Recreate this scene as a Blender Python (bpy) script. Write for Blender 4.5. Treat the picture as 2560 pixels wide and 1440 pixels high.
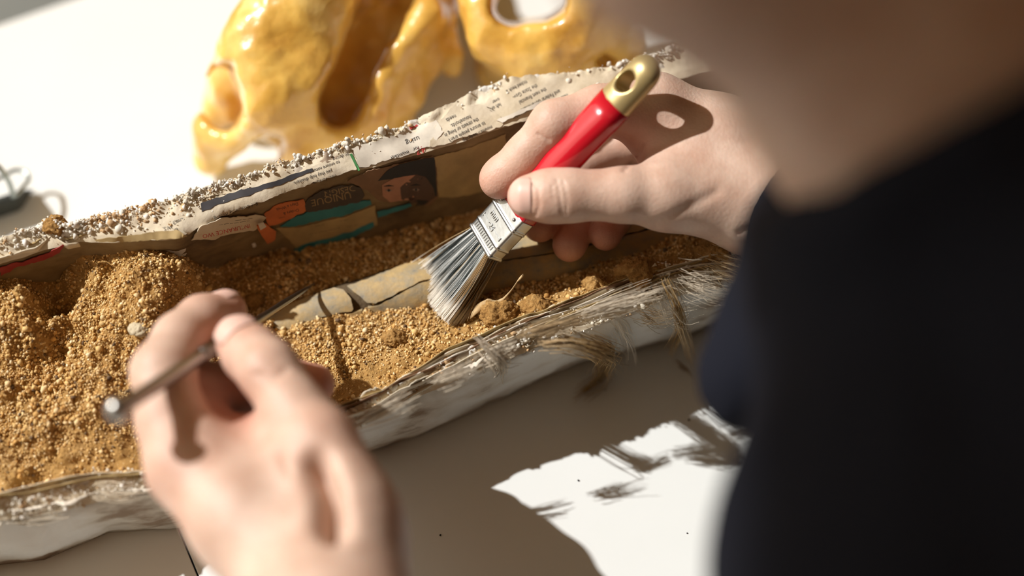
import bpy, bmesh, math, random
import numpy as np
from mathutils import Vector, Matrix
from mathutils.bvhtree import BVHTree
from mathutils.geometry import delaunay_2d_cdt

for o in list(bpy.data.objects): bpy.data.objects.remove(o)
random.seed(7); rng = np.random.default_rng(7)
SC = bpy.context.scene; COL = SC.collection

# ------------------------------------------------------------------ camera
FPX = 50 / 36 * 2560
PITCH = math.radians(58)
CAM = np.array([0, 0, .5])
CR = np.array([1., 0, 0])
CW = np.array([0, math.cos(PITCH), -math.sin(PITCH)])
CU = np.array([0, math.sin(PITCH), math.cos(PITCH)])
cam = bpy.data.cameras.new('camera'); camo = bpy.data.objects.new('camera', cam); COL.objects.link(camo)
camo.location = CAM; camo.rotation_euler = (math.pi / 2 - PITCH, 0, 0)
cam.lens = 50; cam.sensor_width = 36; cam.clip_start = .01
cam.dof.use_dof = True; cam.dof.focus_distance = .528; cam.dof.aperture_fstop = 2.3
SC.camera = camo

# ------------------------------------------------------------------ light
wd = bpy.data.worlds.new('world'); SC.world = wd; wd.use_nodes = True
bg = wd.node_tree.nodes['Background']
bg.inputs[0].default_value = (1.0, .87, .68, 1); bg.inputs[1].default_value = 1.2
SUN = np.array([1.0, -.30, -1.0])
sl = bpy.data.lights.new('sun', 'SUN'); so = bpy.data.objects.new('sun', sl); COL.objects.link(so)
so.rotation_euler = Vector(SUN).to_track_quat('-Z', 'Y').to_euler()
sl.energy = 4.7; sl.angle = math.radians(.9); sl.color = (1.0, .985, .965)
vs = SC.view_settings
vs.view_transform = 'Standard'; vs.look = 'None'; vs.gamma = 1; vs.use_curve_mapping = False; vs.exposure = 0.12

# ------------------------------------------------------------------ geometry helpers
def pix(x, y, d): return CAM + d * (CW + (x - 1280) / FPX * CR + (720 - y) / FPX * CU)
def pixz(x, y, z):
    r = CW + (x - 1280) / FPX * CR + (720 - y) / FPX * CU
    return CAM + r * ((z - CAM[2]) / r[2])
def proj(P):
    q = np.asarray(P) - CAM; d = q @ CW
    return 1280 + FPX * (q @ CR) / d, 720 - FPX * (q @ CU) / d, d
def camdir(r, u, t): return CR * r + CU * u - CW * t       # right, up, towards camera

def _hash(ix, iy, iz, s):
    h = (ix * 374761393 + iy * 668265263 + iz * 2147483647 + s * 1274126177) & 0xffffffff
    h = ((h ^ (h >> 13)) * 1274126177) & 0xffffffff
    h = h ^ (h >> 16)
    return (h & 0xffff) / 65535.0
def noise(P, scale, seed=0):
    P = np.asarray(P, float) * scale
    i = np.floor(P).astype(np.int64); f = P - i; f = f * f * (3 - 2 * f)
    r = 0
    for a in (0, 1):
        for b in (0, 1):
            for c in (0, 1):
                w = (f[:, 0] if a else 1 - f[:, 0]) * (f[:, 1] if b else 1 - f[:, 1]) * (f[:, 2] if c else 1 - f[:, 2])
                r = r + w * _hash(i[:, 0] + a, i[:, 1] + b, i[:, 2] + c, seed)
    return r * 2 - 1
def fbm(P, scale, seed=0, oct=4):
    r = 0; a = 1
    for k in range(oct): r = r + a * noise(P, scale * 2 ** k, seed + k * 17); a *= .5
    return r

def mesh_np(name, V, faces, smooth=True):
    """V (n,3); faces: array (m,3|4) or list of arrays / lists"""
    me = bpy.data.meshes.new(name)
    V = np.asarray(V, np.float32)
    if isinstance(faces, np.ndarray):
        n = faces.shape[1]; m = len(faces)
        me.vertices.add(len(V)); me.vertices.foreach_set('co', V.ravel())
        me.loops.add(m * n); me.loops.foreach_set('vertex_index', faces.astype(np.int32).ravel())
        me.polygons.add(m); me.polygons.foreach_set('loop_start', np.arange(0, m * n, n, dtype=np.int32))
        me.update(calc_edges=True); me.validate()
    else:
        me.from_pydata(V.tolist(), [], [list(map(int, f)) for f in faces]); me.update()
    if smooth: me.polygons.foreach_set('use_smooth', np.ones(len(me.polygons), bool))
    return me
def put(name, me, material=None, parent=None):
    o = bpy.data.objects.new(name, me); COL.objects.link(o)
    if material is not None and me is not None: me.materials.append(material)
    if parent is not None: o.parent = parent; o.matrix_parent_inverse = Matrix.Translation(-Vector(parent.location)) if parent.type == 'EMPTY' else Matrix()
    return o
def tag(o, label, cat, group=None, kind=None):
    if label: o['label'] = label
    if cat: o['category'] = cat
    if group: o['group'] = group
    if kind: o['kind'] = kind
    return o
def thing(name, loc, label, cat, group=None):
    o = bpy.data.objects.new(name, None); COL.objects.link(o); o.location = loc; o.empty_display_size = .01
    return tag(o, label, cat, group)
def setcol(me, name, vals):
    a = me.attributes.new(name, 'FLOAT_COLOR', 'POINT')
    v = np.ones((len(me.vertices), 4), np.float32); v[:, :3] = vals; a.data.foreach_set('color', v.ravel())
def setf(me, name, vals):
    a = me.attributes.new(name, 'FLOAT', 'POINT'); a.data.foreach_set('value', np.asarray(vals, np.float32))

class SDF:
    def __init__(s, lo, hi, vox):
        s.lo = np.asarray(lo, float); s.v = vox
        s.n = np.ceil((np.asarray(hi) - s.lo) / vox).astype(int) + 1
        s.ax = [s.lo[i] + vox * np.arange(s.n[i]) for i in range(3)]
        s.F = np.full(s.n, .03, np.float32)
    def fresh(s):
        q = SDF.__new__(SDF); q.lo, q.v, q.n, q.ax = s.lo, s.v, s.n, s.ax; q.F = np.full(s.n, .03, np.float32); return q
    def slab(s, lo, hi):
        a = np.clip(np.floor((np.asarray(lo) - s.lo) / s.v).astype(int), 0, s.n)
        b = np.clip(np.ceil((np.asarray(hi) - s.lo) / s.v).astype(int) + 1, 0, s.n)
        sl = tuple(slice(a[i], b[i]) for i in range(3))
        g = [s.ax[i][sl[i]].astype(np.float32) for i in range(3)]
        return sl, g[0][:, None, None], g[1][None, :, None], g[2][None, None, :]
    def mix(s, sl, d, k, mode):
        f = s.F[sl]
        if f.size == 0: return
        if mode == 'sub':
            a, b = f, -d; h = np.maximum(k - np.abs(a - b), 0) / k; s.F[sl] = np.maximum(a, b) + h * h * k / 4
        else:
            h = np.maximum(k - np.abs(f - d), 0) / k; s.F[sl] = np.minimum(f, d) - h * h * k / 4
    def cone(s, a, ra, b, rb, k=.004, mode='add', flat=None):
        """tapered capsule; flat=(direction, factor): squashes along that direction"""
        a = np.asarray(a, np.float32); b = np.asarray(b, np.float32); R = max(ra, rb) + k + .004
        if flat: R *= max(1, 1 / flat[1]) if flat[1] < 1 else flat[1]
        sl, X, Y, Z = s.slab(np.minimum(a, b) - R, np.maximum(a, b) + R)
        X = X - a[0]; Y = Y - a[1]; Z = Z - a[2]; ba = b - a
        if flat:
            dv = np.asarray(flat[0], np.float32); dv = dv / np.linalg.norm(dv); f = 1 / flat[1] - 1
            t = (X * dv[0] + Y * dv[1] + Z * dv[2]) * f
            X = X + t * dv[0]; Y = Y + t * dv[1]; Z = Z + t * dv[2]; ba = ba + (ba @ dv) * f * dv
        L = max(float(ba @ ba), 1e-12)
        t = np.clip((X * ba[0] + Y * ba[1] + Z * ba[2]) / L, 0, 1)
        d = np.sqrt((X - t * ba[0]) ** 2 + (Y - t * ba[1]) ** 2 + (Z - t * ba[2]) ** 2) - (ra + t * (rb - ra))
        if flat and flat[1] < 1: d = d * (.5 + .5 * flat[1])
        s.mix(sl, d, k, mode)
    def ell(s, c, rad, axes=None, k=.004, mode='add'):
        c = np.asarray(c, np.float32); R = max(rad) + k + .004
        sl, X, Y, Z = s.slab(c - R, c + R)
        X = X - c[0]; Y = Y - c[1]; Z = Z - c[2]
        A = np.eye(3) if axes is None else np.asarray(axes)
        q = [X * A[i][0] + Y * A[i][1] + Z * A[i][2] for i in range(3)]
        k0 = np.sqrt(sum((q[i] / rad[i]) ** 2 for i in range(3))); k1 = np.sqrt(sum((q[i] / rad[i] ** 2) ** 2 for i in range(3)))
        d = k0 * (k0 - 1) / np.maximum(k1, 1e-9)
        s.mix(sl, d.astype(np.float32), k, mode)
    def chain(s, P, k=.003, mode='add', flat=None):
        for (a, ra), (b, rb) in zip(P[:-1], P[1:]): s.cone(a, ra, b, rb, k, mode, flat)
    def merge(s, o, k):
        h = np.maximum(k - np.abs(s.F - o.F), 0) / k; s.F = np.minimum(s.F, o.F) - h * h * k / 4
    def rough(s, amp, scale, seed=0):
        m = np.abs(s.F) < .006
        I = np.argwhere(m); P = s.lo + I * s.v
        s.F[m] += (amp * fbm(P, scale, seed, 3)).astype(np.float32)
    def mesh(s):
        F = s.F; n = s.n; ins = F < 0
        c = [F[i:n[0] - 1 + i, j:n[1] - 1 + j, k:n[2] - 1 + k] for i in (0, 1) for j in (0, 1) for k in (0, 1)]
        cnt = sum((x < 0).astype(np.int8) for x in c)
        act = (cnt > 0) & (cnt < 8); idx = np.argwhere(act)
        vid = np.full(act.shape, -1, np.int32); vid[act] = np.arange(len(idx))
        vals = np.stack([x[act] for x in c], 1)
        cor = np.array([(i, j, k) for i in (0, 1) for j in (0, 1) for k in (0, 1)], float)
        acc = np.zeros((len(idx), 3)); w = np.zeros(len(idx))
        for a in range(8):
            for b in range(a + 1, 8):
                if abs(cor[a] - cor[b]).sum() != 1: continue
                va, vb = vals[:, a], vals[:, b]; m = (va < 0) != (vb < 0)
                t = va[m] / (va[m] - vb[m])
                acc[m] += cor[a] + t[:, None] * (cor[b] - cor[a]); w[m] += 1
        V = s.lo + (idx + acc / w[:, None]) * s.v
        Q = []
        for ax in range(3):
            sl0 = [slice(None)] * 3; sl1 = [slice(None)] * 3; sl0[ax] = slice(0, -1); sl1[ax] = slice(1, None)
            A = ins[tuple(sl0)]; B = ins[tuple(sl1)]
            e = np.argwhere(A != B); u, v2 = [(1, 2), (2, 0), (0, 1)][ax]
            ok = (e[:, u] > 0) & (e[:, v2] > 0) & (e[:, u] < n[u] - 1) & (e[:, v2] < n[v2] - 1); e = e[ok]
            fl = A[tuple(e.T)]
            q = []
            for du, dv in ((-1, -1), (0, -1), (0, 0), (-1, 0)):
                g = e.copy(); g[:, u] += du; g[:, v2] += dv; q.append(vid[tuple(g.T)])
            q = np.stack(q, 1); q[~fl] = q[~fl][:, ::-1]; Q.append(q)
        Q = np.concatenate(Q); Q = Q[(Q >= 0).all(1)]
        return V, Q

def normals(V, Q):
    a = np.cross(V[Q[:, 2]] - V[Q[:, 0]], V[Q[:, -1]] - V[Q[:, 1]]) if Q.shape[1] == 4 else np.cross(V[Q[:, 1]] - V[Q[:, 0]], V[Q[:, 2]] - V[Q[:, 0]])
    N = np.zeros_like(V)
    for j in range(Q.shape[1]): np.add.at(N, Q[:, j], a)
    return N / np.maximum(np.linalg.norm(N, axis=1, keepdims=True), 1e-12)
def relax(V, Q, it=1, lam=.5):
    n = len(V)
    for _ in range(it):
        A = np.zeros((n, 3)); c = np.zeros(n)
        m = Q.shape[1]
        for j in range(m):
            np.add.at(A, Q[:, j], V[Q[:, (j + 1) % m]]); np.add.at(c, Q[:, j], 1)
        V = V + lam * (A / np.maximum(c, 1)[:, None] - V)
    return V
def grid_faces(nu, nv, closeu=False):
    i = np.arange(nu if closeu else nu - 1)[:, None]; j = np.arange(nv - 1)[None, :]
    i2 = (i + 1) % nu
    return np.stack([i * nv + j, i2 * nv + j, i2 * nv + j + 1, i * nv + j + 1], -1).reshape(-1, 4)
def tubes(paths, radii, sides=3):
    """many tubes: list of (n,3) arrays and radii (scalar or (n,)); returns V, Q, path index per vertex, t per vertex"""
    VV, QQ, PI, TT = [], [], [], []; off = 0
    an = np.arange(sides) / sides * 2 * math.pi
    for k, (P, r) in enumerate(zip(paths, radii)):
        P = np.asarray(P); n = len(P)
        T = np.gradient(P, axis=0); T /= np.maximum(np.linalg.norm(T, axis=1, keepdims=True), 1e-12)
        ref = np.array([.31, .83, .46]); S = np.cross(T, ref); S /= np.linalg.norm(S, axis=1, keepdims=True); B = np.cross(T, S)
        r = np.broadcast_to(np.asarray(r, float), (n,))
        R = P[:, None] + r[:, None, None] * (np.cos(an)[None, :, None] * S[:, None] + np.sin(an)[None, :, None] * B[:, None])
        VV.append(R.reshape(-1, 3))
        i = np.arange(n - 1)[:, None]; j = np.arange(sides)[None, :]
        QQ.append(np.stack([i * sides + j, i * sides + (j + 1) % sides, (i + 1) * sides + (j + 1) % sides, (i + 1) * sides + j], -1).reshape(-1, 4) + off)
        PI.append(np.full(n * sides, k)); TT.append(np.repeat(np.linspace(0, 1, n), sides)); off += n * sides
    return np.concatenate(VV), np.concatenate(QQ), np.concatenate(PI), np.concatenate(TT)
def spline(P, n):
    P = np.asarray(P, float); t = np.r_[0, np.cumsum(np.linalg.norm(np.diff(P[:, :3], axis=0), axis=1))]
    u = np.linspace(0, t[-1], n); m = np.gradient(P, t, axis=0) if len(P) > 2 else np.repeat((P[1:] - P[:1]) / t[-1], 2, 0)
    i = np.clip(np.searchsorted(t, u, 'right') - 1, 0, len(t) - 2); h = (t[i + 1] - t[i]); s = ((u - t[i]) / h)[:, None]; h = h[:, None]
    return (2 * s ** 3 - 3 * s ** 2 + 1) * P[i] + (s ** 3 - 2 * s ** 2 + s) * h * m[i] + (-2 * s ** 3 + 3 * s ** 2) * P[i + 1] + (s ** 3 - s ** 2) * h * m[i + 1]
def tube_obj(name, P, r, material, parent=None, sides=8, n=24):
    S = spline(P, n); V, Q, _, T = tubes([S], [np.interp(np.linspace(0, 1, n), np.linspace(0, 1, len(np.atleast_1d(r))), np.atleast_1d(r))], sides)
    c0 = len(V); V = np.vstack([V, S[0], S[-1]])
    F = Q.tolist() + [[c0, (j + 1) % sides, j] for j in range(sides)] + [[c0 + 1, (n - 1) * sides + j, (n - 1) * sides + (j + 1) % sides] for j in range(sides)]
    return put(name, mesh_np(name, V, F), material, parent)

# ------------------------------------------------------------------ materials
def mat(name, base=(.8, .8, .8), rough=.5, metal=0, spec=.5, sss=0, sss_r=(1, .4, .25), sss_s=.003, coat=0):
    m = bpy.data.materials.new(name); m.use_nodes = True; b = m.node_tree.nodes['Principled BSDF']
    b.inputs['Base Color'].default_value = (*base, 1); b.inputs['Roughness'].default_value = rough
    b.inputs['Metallic'].default_value = metal; b.inputs['Specular IOR Level'].default_value = spec
    if sss: b.inputs['Subsurface Weight'].default_value = sss; b.inputs['Subsurface Radius'].default_value = sss_r; b.inputs['Subsurface Scale'].default_value = sss_s
    if coat: b.inputs['Coat Weight'].default_value = coat; b.inputs['Coat Roughness'].default_value = .12
    return m
def N(m, t, **kw):
    n = m.node_tree.nodes.new(t)
    for k, v in kw.items():
        if k in n.inputs: n.inputs[k].default_value = v
        else: setattr(n, k, v)
    return n
def L(m, a, b): m.node_tree.links.new(a, b)
def P(m): return m.node_tree.nodes['Principled BSDF']
def noise_col(m, stops, scale=50, detail=5, rough=.6, src=None, ntype='ShaderNodeTexNoise', stretch=None):
    tc = N(m, 'ShaderNodeTexCoord'); n = N(m, ntype); n.inputs['Scale'].default_value = scale
    if 'Detail' in n.inputs: n.inputs['Detail'].default_value = detail; n.inputs['Roughness'].default_value = rough
    if stretch:
        mp = N(m, 'ShaderNodeMapping'); mp.inputs['Scale'].default_value = stretch; L(m, tc.outputs['Object'], mp.inputs[0]); L(m, mp.outputs[0], n.inputs['Vector'])
    else: L(m, tc.outputs['Object'], n.inputs['Vector'])
    r = N(m, 'ShaderNodeValToRGB'); e = r.color_ramp.elements
    while len(e) < len(stops): e.new(.5)
    for el, (p, c) in zip(e, stops): el.position = p; el.color = (*c, 1)
    L(m, n.outputs[0], r.inputs[0]); return n, r
def bump(m, scale, strength, dist=.001, detail=4, ntype='ShaderNodeTexNoise', prev=None, rough=.6):
    tc = N(m, 'ShaderNodeTexCoord'); n = N(m, ntype); n.inputs['Scale'].default_value = scale
    if 'Detail' in n.inputs: n.inputs['Detail'].default_value = detail; n.inputs['Roughness'].default_value = rough
    L(m, tc.outputs['Object'], n.inputs['Vector'])
    b = N(m, 'ShaderNodeBump'); b.inputs['Strength'].default_value = strength; b.inputs['Distance'].default_value = dist
    L(m, n.outputs[0], b.inputs['Height'])
    if prev: L(m, prev.outputs[0], b.inputs['Normal'])
    L(m, b.outputs[0], P(m).inputs['Normal']); return b
def mixc(m, fac, a, b, mode='MIX'):
    x = N(m, 'ShaderNodeMix', data_type='RGBA', blend_type=mode)
    for k, v in ((0, fac), (6, a), (7, b)):
        if hasattr(v, 'is_linked'): L(m, v, x.inputs[k])
        else: x.inputs[k].default_value = v if k == 0 else (*v, 1)
    return x.outputs[2]
def colattr(m, name):
    a = N(m, 'ShaderNodeVertexColor') if False else N(m, 'ShaderNodeAttribute'); a.attribute_name = name; return a

def make_materials():
    M = {}
    m = M['table'] = mat('white_laminate', (.75, .77, .73), .38, spec=.5)
    n, r = noise_col(m, [(.35, (.75, .765, .735)), (.65, (.79, .80, .775))], 6); L(m, r.outputs[0], P(m).inputs['Base Color'])
    M['floor'] = mat('grey_floor', (.16, .17, .15), .7); n, r = noise_col(M['floor'], [(.3, (.13, .14, .12)), (.7, (.2, .2, .18))], 3); L(M['floor'], r.outputs[0], P(M['floor']).inputs['Base Color'])
    m = M['wall'] = mat('beige_wall', (.66, .43, .19), .9); n, r = noise_col(m, [(.3, (.62, .40, .17)), (.7, (.70, .46, .21))], 4); L(m, r.outputs[0], P(m).inputs['Base Color'])
    m = M['plaster'] = mat('plaster', (.72, .70, .64), .8)
    n, r = noise_col(m, [(.36, (.30, .22, .15)), (.44, (.62, .57, .48)), (.55, (.74, .72, .66)), (.8, (.80, .79, .74))], 38, 6, .55, stretch=(.5, 1.3, 1.6)); L(m, r.outputs[0], P(m).inputs['Base Color'])
    bump(m, 300, .5, .0008, 6)
    m = M['lumps'] = mat('plaster_crumbs', (.74, .70, .62), .85)
    a = colattr(m, 'Col'); L(m, a.outputs[0], P(m).inputs['Base Color']); bump(m, 900, .4, .0006)
    m = M['newsprint'] = mat('newsprint', (.56, .47, .34), .85)
    n, r = noise_col(m, [(.3, (.52, .43, .29)), (.5, (.66, .57, .42)), (.75, (.74, .67, .53))], 60, 5); L(m, r.outputs[0], P(m).inputs['Base Color']); bump(m, 220, .35, .001, 5)
    m = M['lining'] = mat('brown_lining_paper', (.30, .21, .11), .85)
    n, r = noise_col(m, [(.3, (.09, .055, .027)), (.5, (.21, .14, .062)), (.75, (.33, .24, .12))], 40, 5, stretch=(1, 1, 2)); L(m, r.outputs[0], P(m).inputs['Base Color']); bump(m, 150, .4, .001)
    for nm, c in dict(paper_pale=(.66, .60, .50), paper_dark=(.07, .05, .035), paper_teal=(.035, .20, .22), paper_orange=(.60, .17, .05), paper_brown=(.22, .12, .06), paper_tan=(.42, .30, .13),
                      ink=(.035, .032, .035), ink_red=(.52, .05, .045), red_dark=(.30, .025, .02), ink_green=(.05, .22, .06), ink_gold=(.32, .22, .10), skin_print=(.46, .22, .13), skin_print_dark=(.10, .055, .035), cap_print=(.025, .022, .02), eye_white=(.35, .25, .19)).items():
        m = M[nm] = mat(nm, c, .75)
        n, r = noise_col(m, [(.3, tuple(x * .8 for x in c)), (.7, tuple(min(1, x * 1.15) for x in c))], 120); L(m, r.outputs[0], P(m).inputs['Base Color'])
    m = M['soil'] = mat('sandy_soil', (.42, .25, .1), .95, spec=.2)
    n, r = noise_col(m, [(.3, (.24, .125, .035)), (.5, (.44, .25, .08)), (.7, (.60, .38, .15))], 90, 8, .7); L(m, r.outputs[0], P(m).inputs['Base Color'])
    b = bump(m, 900, .9, .0012, 6); bump(m, 260, .6, .002, 4, prev=b)
    m = M['grain'] = mat('sand_grains', (.5, .3, .12), .75, spec=.35); a = colattr(m, 'Col'); L(m, a.outputs[0], P(m).inputs['Base Color'])
    m = M['clod'] = mat('soil_clod', (.33, .18, .06), .95, spec=.2)
    n, r = noise_col(m, [(.3, (.22, .11, .03)), (.5, (.44, .24, .075)), (.7, (.60, .37, .14))], 260, 8, .7); L(m, r.outputs[0], P(m).inputs['Base Color']); bump(m, 1100, 1, .0012, 6)
    m = M['pebble'] = mat('grey_pebble', (.50, .42, .28), .7); bump(m, 500, .3, .0006)
    m = M['bone'] = mat('fossil_bone', (.4, .3, .16), .6, spec=.4)
    n, r = noise_col(m, [(.30, (.20, .19, .16)), (.42, (.33, .27, .17)), (.55, (.42, .30, .14)), (.68, (.50, .35, .15)), (.8, (.42, .22, .07))], 130, 8, .68, stretch=(1, 1.4, 1)); L(m, r.outputs[0], P(m).inputs['Base Color'])
    b = bump(m, 700, .35, .0006, 6); bump(m, 120, .3, .001, prev=b)
    m = M['bone_core'] = mat('fossil_core', (.10, .065, .03), .9); bump(m, 500, .8, .001)
    m = M['skull'] = mat('varnished_bone', (.62, .34, .07), .30, spec=.6, sss=.15, sss_r=(1, .5, .15), sss_s=.004, coat=.6)
    n, r = noise_col(m, [(.28, (.38, .17, .022)), (.42, (.64, .35, .06)), (.55, (.80, .50, .11)), (.75, (.90, .68, .27))], 30, 7, .6); L(m, r.outputs[0], P(m).inputs['Base Color'])
    bump(m, 90, .35, .002, 5)
    m = M['red'] = mat('red_lacquer', (.52, .006, .018), .24, spec=.6, coat=.5); bump(m, 350, .04, .0005)
    m = M['gold'] = mat('gold_paint', (.52, .41, .19), .36, metal=.55); bump(m, 500, .05, .0004)
    m = M['steel'] = mat('nickel_ferrule', (.50, .51, .50), .33, metal=1); bump(m, 260, .12, .0006)
    m = M['probe'] = mat('steel_probe', (.36, .35, .33), .3, metal=1); bump(m, 600, .06, .0004)
    m = M['bristle'] = mat('bristles', (.6, .6, .58), .42, spec=.5); a = colattr(m, 'Col'); L(m, a.outputs[0], P(m).inputs['Base Color'])
    m = M['fibre'] = mat('burlap_fibre', (.42, .30, .16), .85); a = colattr(m, 'Col'); L(m, a.outputs[0], P(m).inputs['Base Color'])
    m = M['skin'] = mat('skin', (.6, .4, .3), .48, spec=.4, sss=.30, sss_r=(1, .36, .2), sss_s=.0035)
    a = colattr(m, 'red'); n, r = noise_col(m, [(.35, (.54, .355, .265)), (.65, (.64, .465, .365))], 90, 5)
    c = mixc(m, a.outputs['Fac'], r.outputs[0], (.62, .25, .17)); L(m, c, P(m).inputs['Base Color'])
    b = bump(m, 900, .22, .0005, 3, 'ShaderNodeTexVoronoi'); bump(m, 320, .18, .0006, 4, prev=b)
    m = M['nail'] = mat('fingernail', (.72, .47, .39), .42, spec=.35, sss=.3, sss_s=.002)
    M['lip'] = mat('lip', (.30, .05, .04), .45)
    m = M['cloth'] = mat('navy_knit', (.010, .011, .017), .95, spec=.08); bump(m, 700, .5, .001, 3)
    m = M['hair'] = mat('dark_hair', (.05, .028, .015), .5); bump(m, 300, .6, .002)
    M['eye'] = mat('eye', (.75, .72, .68), .15)
    m = M['black'] = mat('black_enamel', (.028, .032, .028), .38); bump(m, 200, .05, .0005)
    m = M['wire'] = mat('wire_steel', (.32, .36, .35), .3, metal=1); bump(m, 300, .03, .0004)
    m = M['leaf'] = mat('dry_strip', (.55, .38, .18), .8); n, r = noise_col(m, [(.3, (.40, .25, .10)), (.7, (.66, .50, .28))], 200); L(m, r.outputs[0], P(m).inputs['Base Color'])
    return M
M = make_materials()
# ------------------------------------------------------------------ floor and table
def box(name, lo, hi, material, parent=None, bev=0):
    bm = bmesh.new(); bmesh.ops.create_cube(bm, size=1)
    lo = np.asarray(lo); hi = np.asarray(hi)
    for v in bm.verts: v.co = Vector((lo + hi) / 2 + np.array(v.co) * (hi - lo))
    if bev: bmesh.ops.bevel(bm, geom=bm.edges[:], offset=bev, segments=2, profile=.5, affect='EDGES')
    me = bpy.data.meshes.new(name); bm.to_mesh(me); bm.free(); return put(name, me, material, parent)
fl = box('floor', (-3, -3, -.80), (3, 3, -.75), M['floor']); fl['kind'] = 'structure'
# the room: daylight enters through the tall opening in the left wall
for nm, lo, hi in (('ceiling', (-1.7, -2.1, 1.95), (2.6, 2.4, 2.0)), ('wall_right', (2.5, -2.1, -.75), (2.6, 2.4, 1.95)), ('wall_near', (-1.7, -2.1, -.75), (2.5, -2.0, 1.95)), ('wall_far', (-1.7, 2.3, -.75), (2.5, 2.4, 1.95))):
    box(nm, lo, hi, M['wall'])['kind'] = 'structure'
wl = box('wall_left', (-1.7, -2.0, -.75), (-1.6, 2.3, -.05), M['wall']); wl['kind'] = 'structure'
box('wall_pier', (-1.7, -2.0, -.05), (-1.6, -.75, 1.95), M['wall'], wl); box('wall_pier', (-1.7, 2.15, -.05), (-1.6, 2.3, 1.95), M['wall'], wl)
w1 = box('window_1', (-1.7, -.75, -.05), (-1.58, 2.15, -.02), M['table']); w1['kind'] = 'structure'
for y in (-.72, 2.12): box('window_jamb', (-1.68, y - .03, -.02), (-1.62, y + .03, 1.95), M['table'], w1)
# the table is turned so that its far edge and the joint between its two boards run as in the photo
s0 = pixz(450, 1330, 0); s1 = pixz(495, 1440, 0); sv = (s1 - s0); sv /= np.linalg.norm(sv)      # along the joint, towards the camera
tu = np.array([-sv[1], sv[0], 0])                                                                # across
e0 = pixz(0, 62, 0)
tab = thing('table', (float(s0[0]), float(s0[1]), -.75), 'large white laminate table under the plaster jacket, with a fine dark joint', 'table')
far = float((e0 - s0) @ -sv)
def tbl(u0, u1, v0, v1, z0, z1, name, m, bev=0):
    """box in table coordinates: u across (to the right), v away from the camera"""
    o = box(name, (u0, v0, z0), (u1, v1, z1), m, None, bev)
    R = Matrix(((tu[0], -sv[0], 0, s0[0]), (tu[1], -sv[1], 0, s0[1]), (0, 0, 1, 0), (0, 0, 0, 1)))
    o.data.transform(R); o.parent = tab; o.matrix_parent_inverse = Matrix.Translation(-tab.location); return o
if tu[0] < 0: tu = -tu
tbl(-1.0, -.00033, -.35, .0447, -.028, 0, 'table_board', M['table'], .0003)
tbl(.00033, .44, -.35, .0447, -.028, 0, 'table_board', M['table'], .0003)
tbl(-1.0, .44, .0453, far, -.028, 0, 'table_board', M['table'], .0003)
for u in (-.9, .37):
    for v in (-.28, far - .08): tbl(u - .03, u + .03, v - .03, v + .03, -.75, -.028, 'leg', M['wire'])
tbl(-.9, .37, -.30, -.28, -.10, -.028, 'apron', M['table']); tbl(-.9, .37, far - .08, far - .06, -.10, -.028, 'apron', M['table'])

# ------------------------------------------------------------------ plaster jacket
def line(pts):
    pts = np.array(pts, float)
    def f(x): return np.interp(x, pts[:, 0], pts[:, 1])
    return f
Lfar = line([(-400,720),(-200,655),(0,598),(90,575),(130,545),(165,566),(250,548),(400,512),(500,478),(600,452),(700,408),(800,385),(880,360),(950,342),(1040,300),(1130,262),(1200,222),(1260,200),(1350,190),(1450,180),(1550,165),(1700,120),(2000,30),(2700,-180)])
Lfold = line([(-400,790),(-200,725),(0,655),(110,620),(200,598),(440,590),(500,558),(560,528),(700,478),(860,428),(960,404),(1080,370),(1160,348),(1250,318),(1400,270),(1550,230),(2000,110),(2700,-80)])
Lbot = line([(-400,830),(0,690),(200,630),(440,612),(520,606),(740,628),(900,612),(1000,594),(1100,566),(1250,515),(1550,410),(2000,250),(2700,0)])
Lnin = line([(-400,1370),(0,1245),(230,1195),(390,1180),(600,1115),(830,1035),(950,988),(1000,955),(1100,905),(1200,858),(1330,800),(1450,755),(1570,705),(1700,672),(1830,640),(1950,600),(2200,520),(2700,370)])
Lnout = line([(-400,1425),(0,1300),(230,1255),(390,1222),(600,1158),(830,1078),(950,1030),(1100,968),(1200,925),(1330,872),(1450,828),(1570,782),(1700,738),(1830,698),(1950,655),(2200,578),(2700,428)])
Lbase = line([(-400,1530),(0,1412),(110,1400),(200,1362),(270,1332),(450,1320),(640,1250),(760,1195),(880,1140),(1050,1088),(1180,1030),(1300,970),(1440,910),(1560,880),(1750,820),(1950,750),(2200,665),(2700,510)])
zfar = line([(-400,.066),(0,.068),(700,.074),(1300,.078),(2700,.078)])
znear = line([(-400,.040),(0,.041),(450,.037),(600,.037),(1000,.042),(1300,.048),(2700,.05)])
XS = np.linspace(-380, 2650, 620)
def sec(x):
    """cross-section control points of the jacket at station x, far base -> over the rim -> inside -> near rim -> near base"""
    zf, zn = zfar(x), znear(x)
    p1 = pixz(x, Lfar(x), zf); p2 = pixz(x, Lfold(x), zf - .0035)
    p3 = pixz(x, Lbot(x), .034); p3 = p3 + np.array([0, 0, -.026]); p3[1] = min(p3[1], p2[1] - .001)
    p5 = pixz(x, Lnin(x), zn); p6 = pixz(x, Lnout(x), zn - .006); p7 = pixz(x, Lbase(x), 0.0)
    p4 = p5 + np.array([0, .012, 0]); p4[2] = .008
    p0 = p1 + np.array([0, .010, 0]); p0[2] = 0
    return p0, p1, p2, p3, p4, p5, p6, p7
SEC = np.array([sec(x) for x in XS])                       # (n,8,3)
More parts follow.
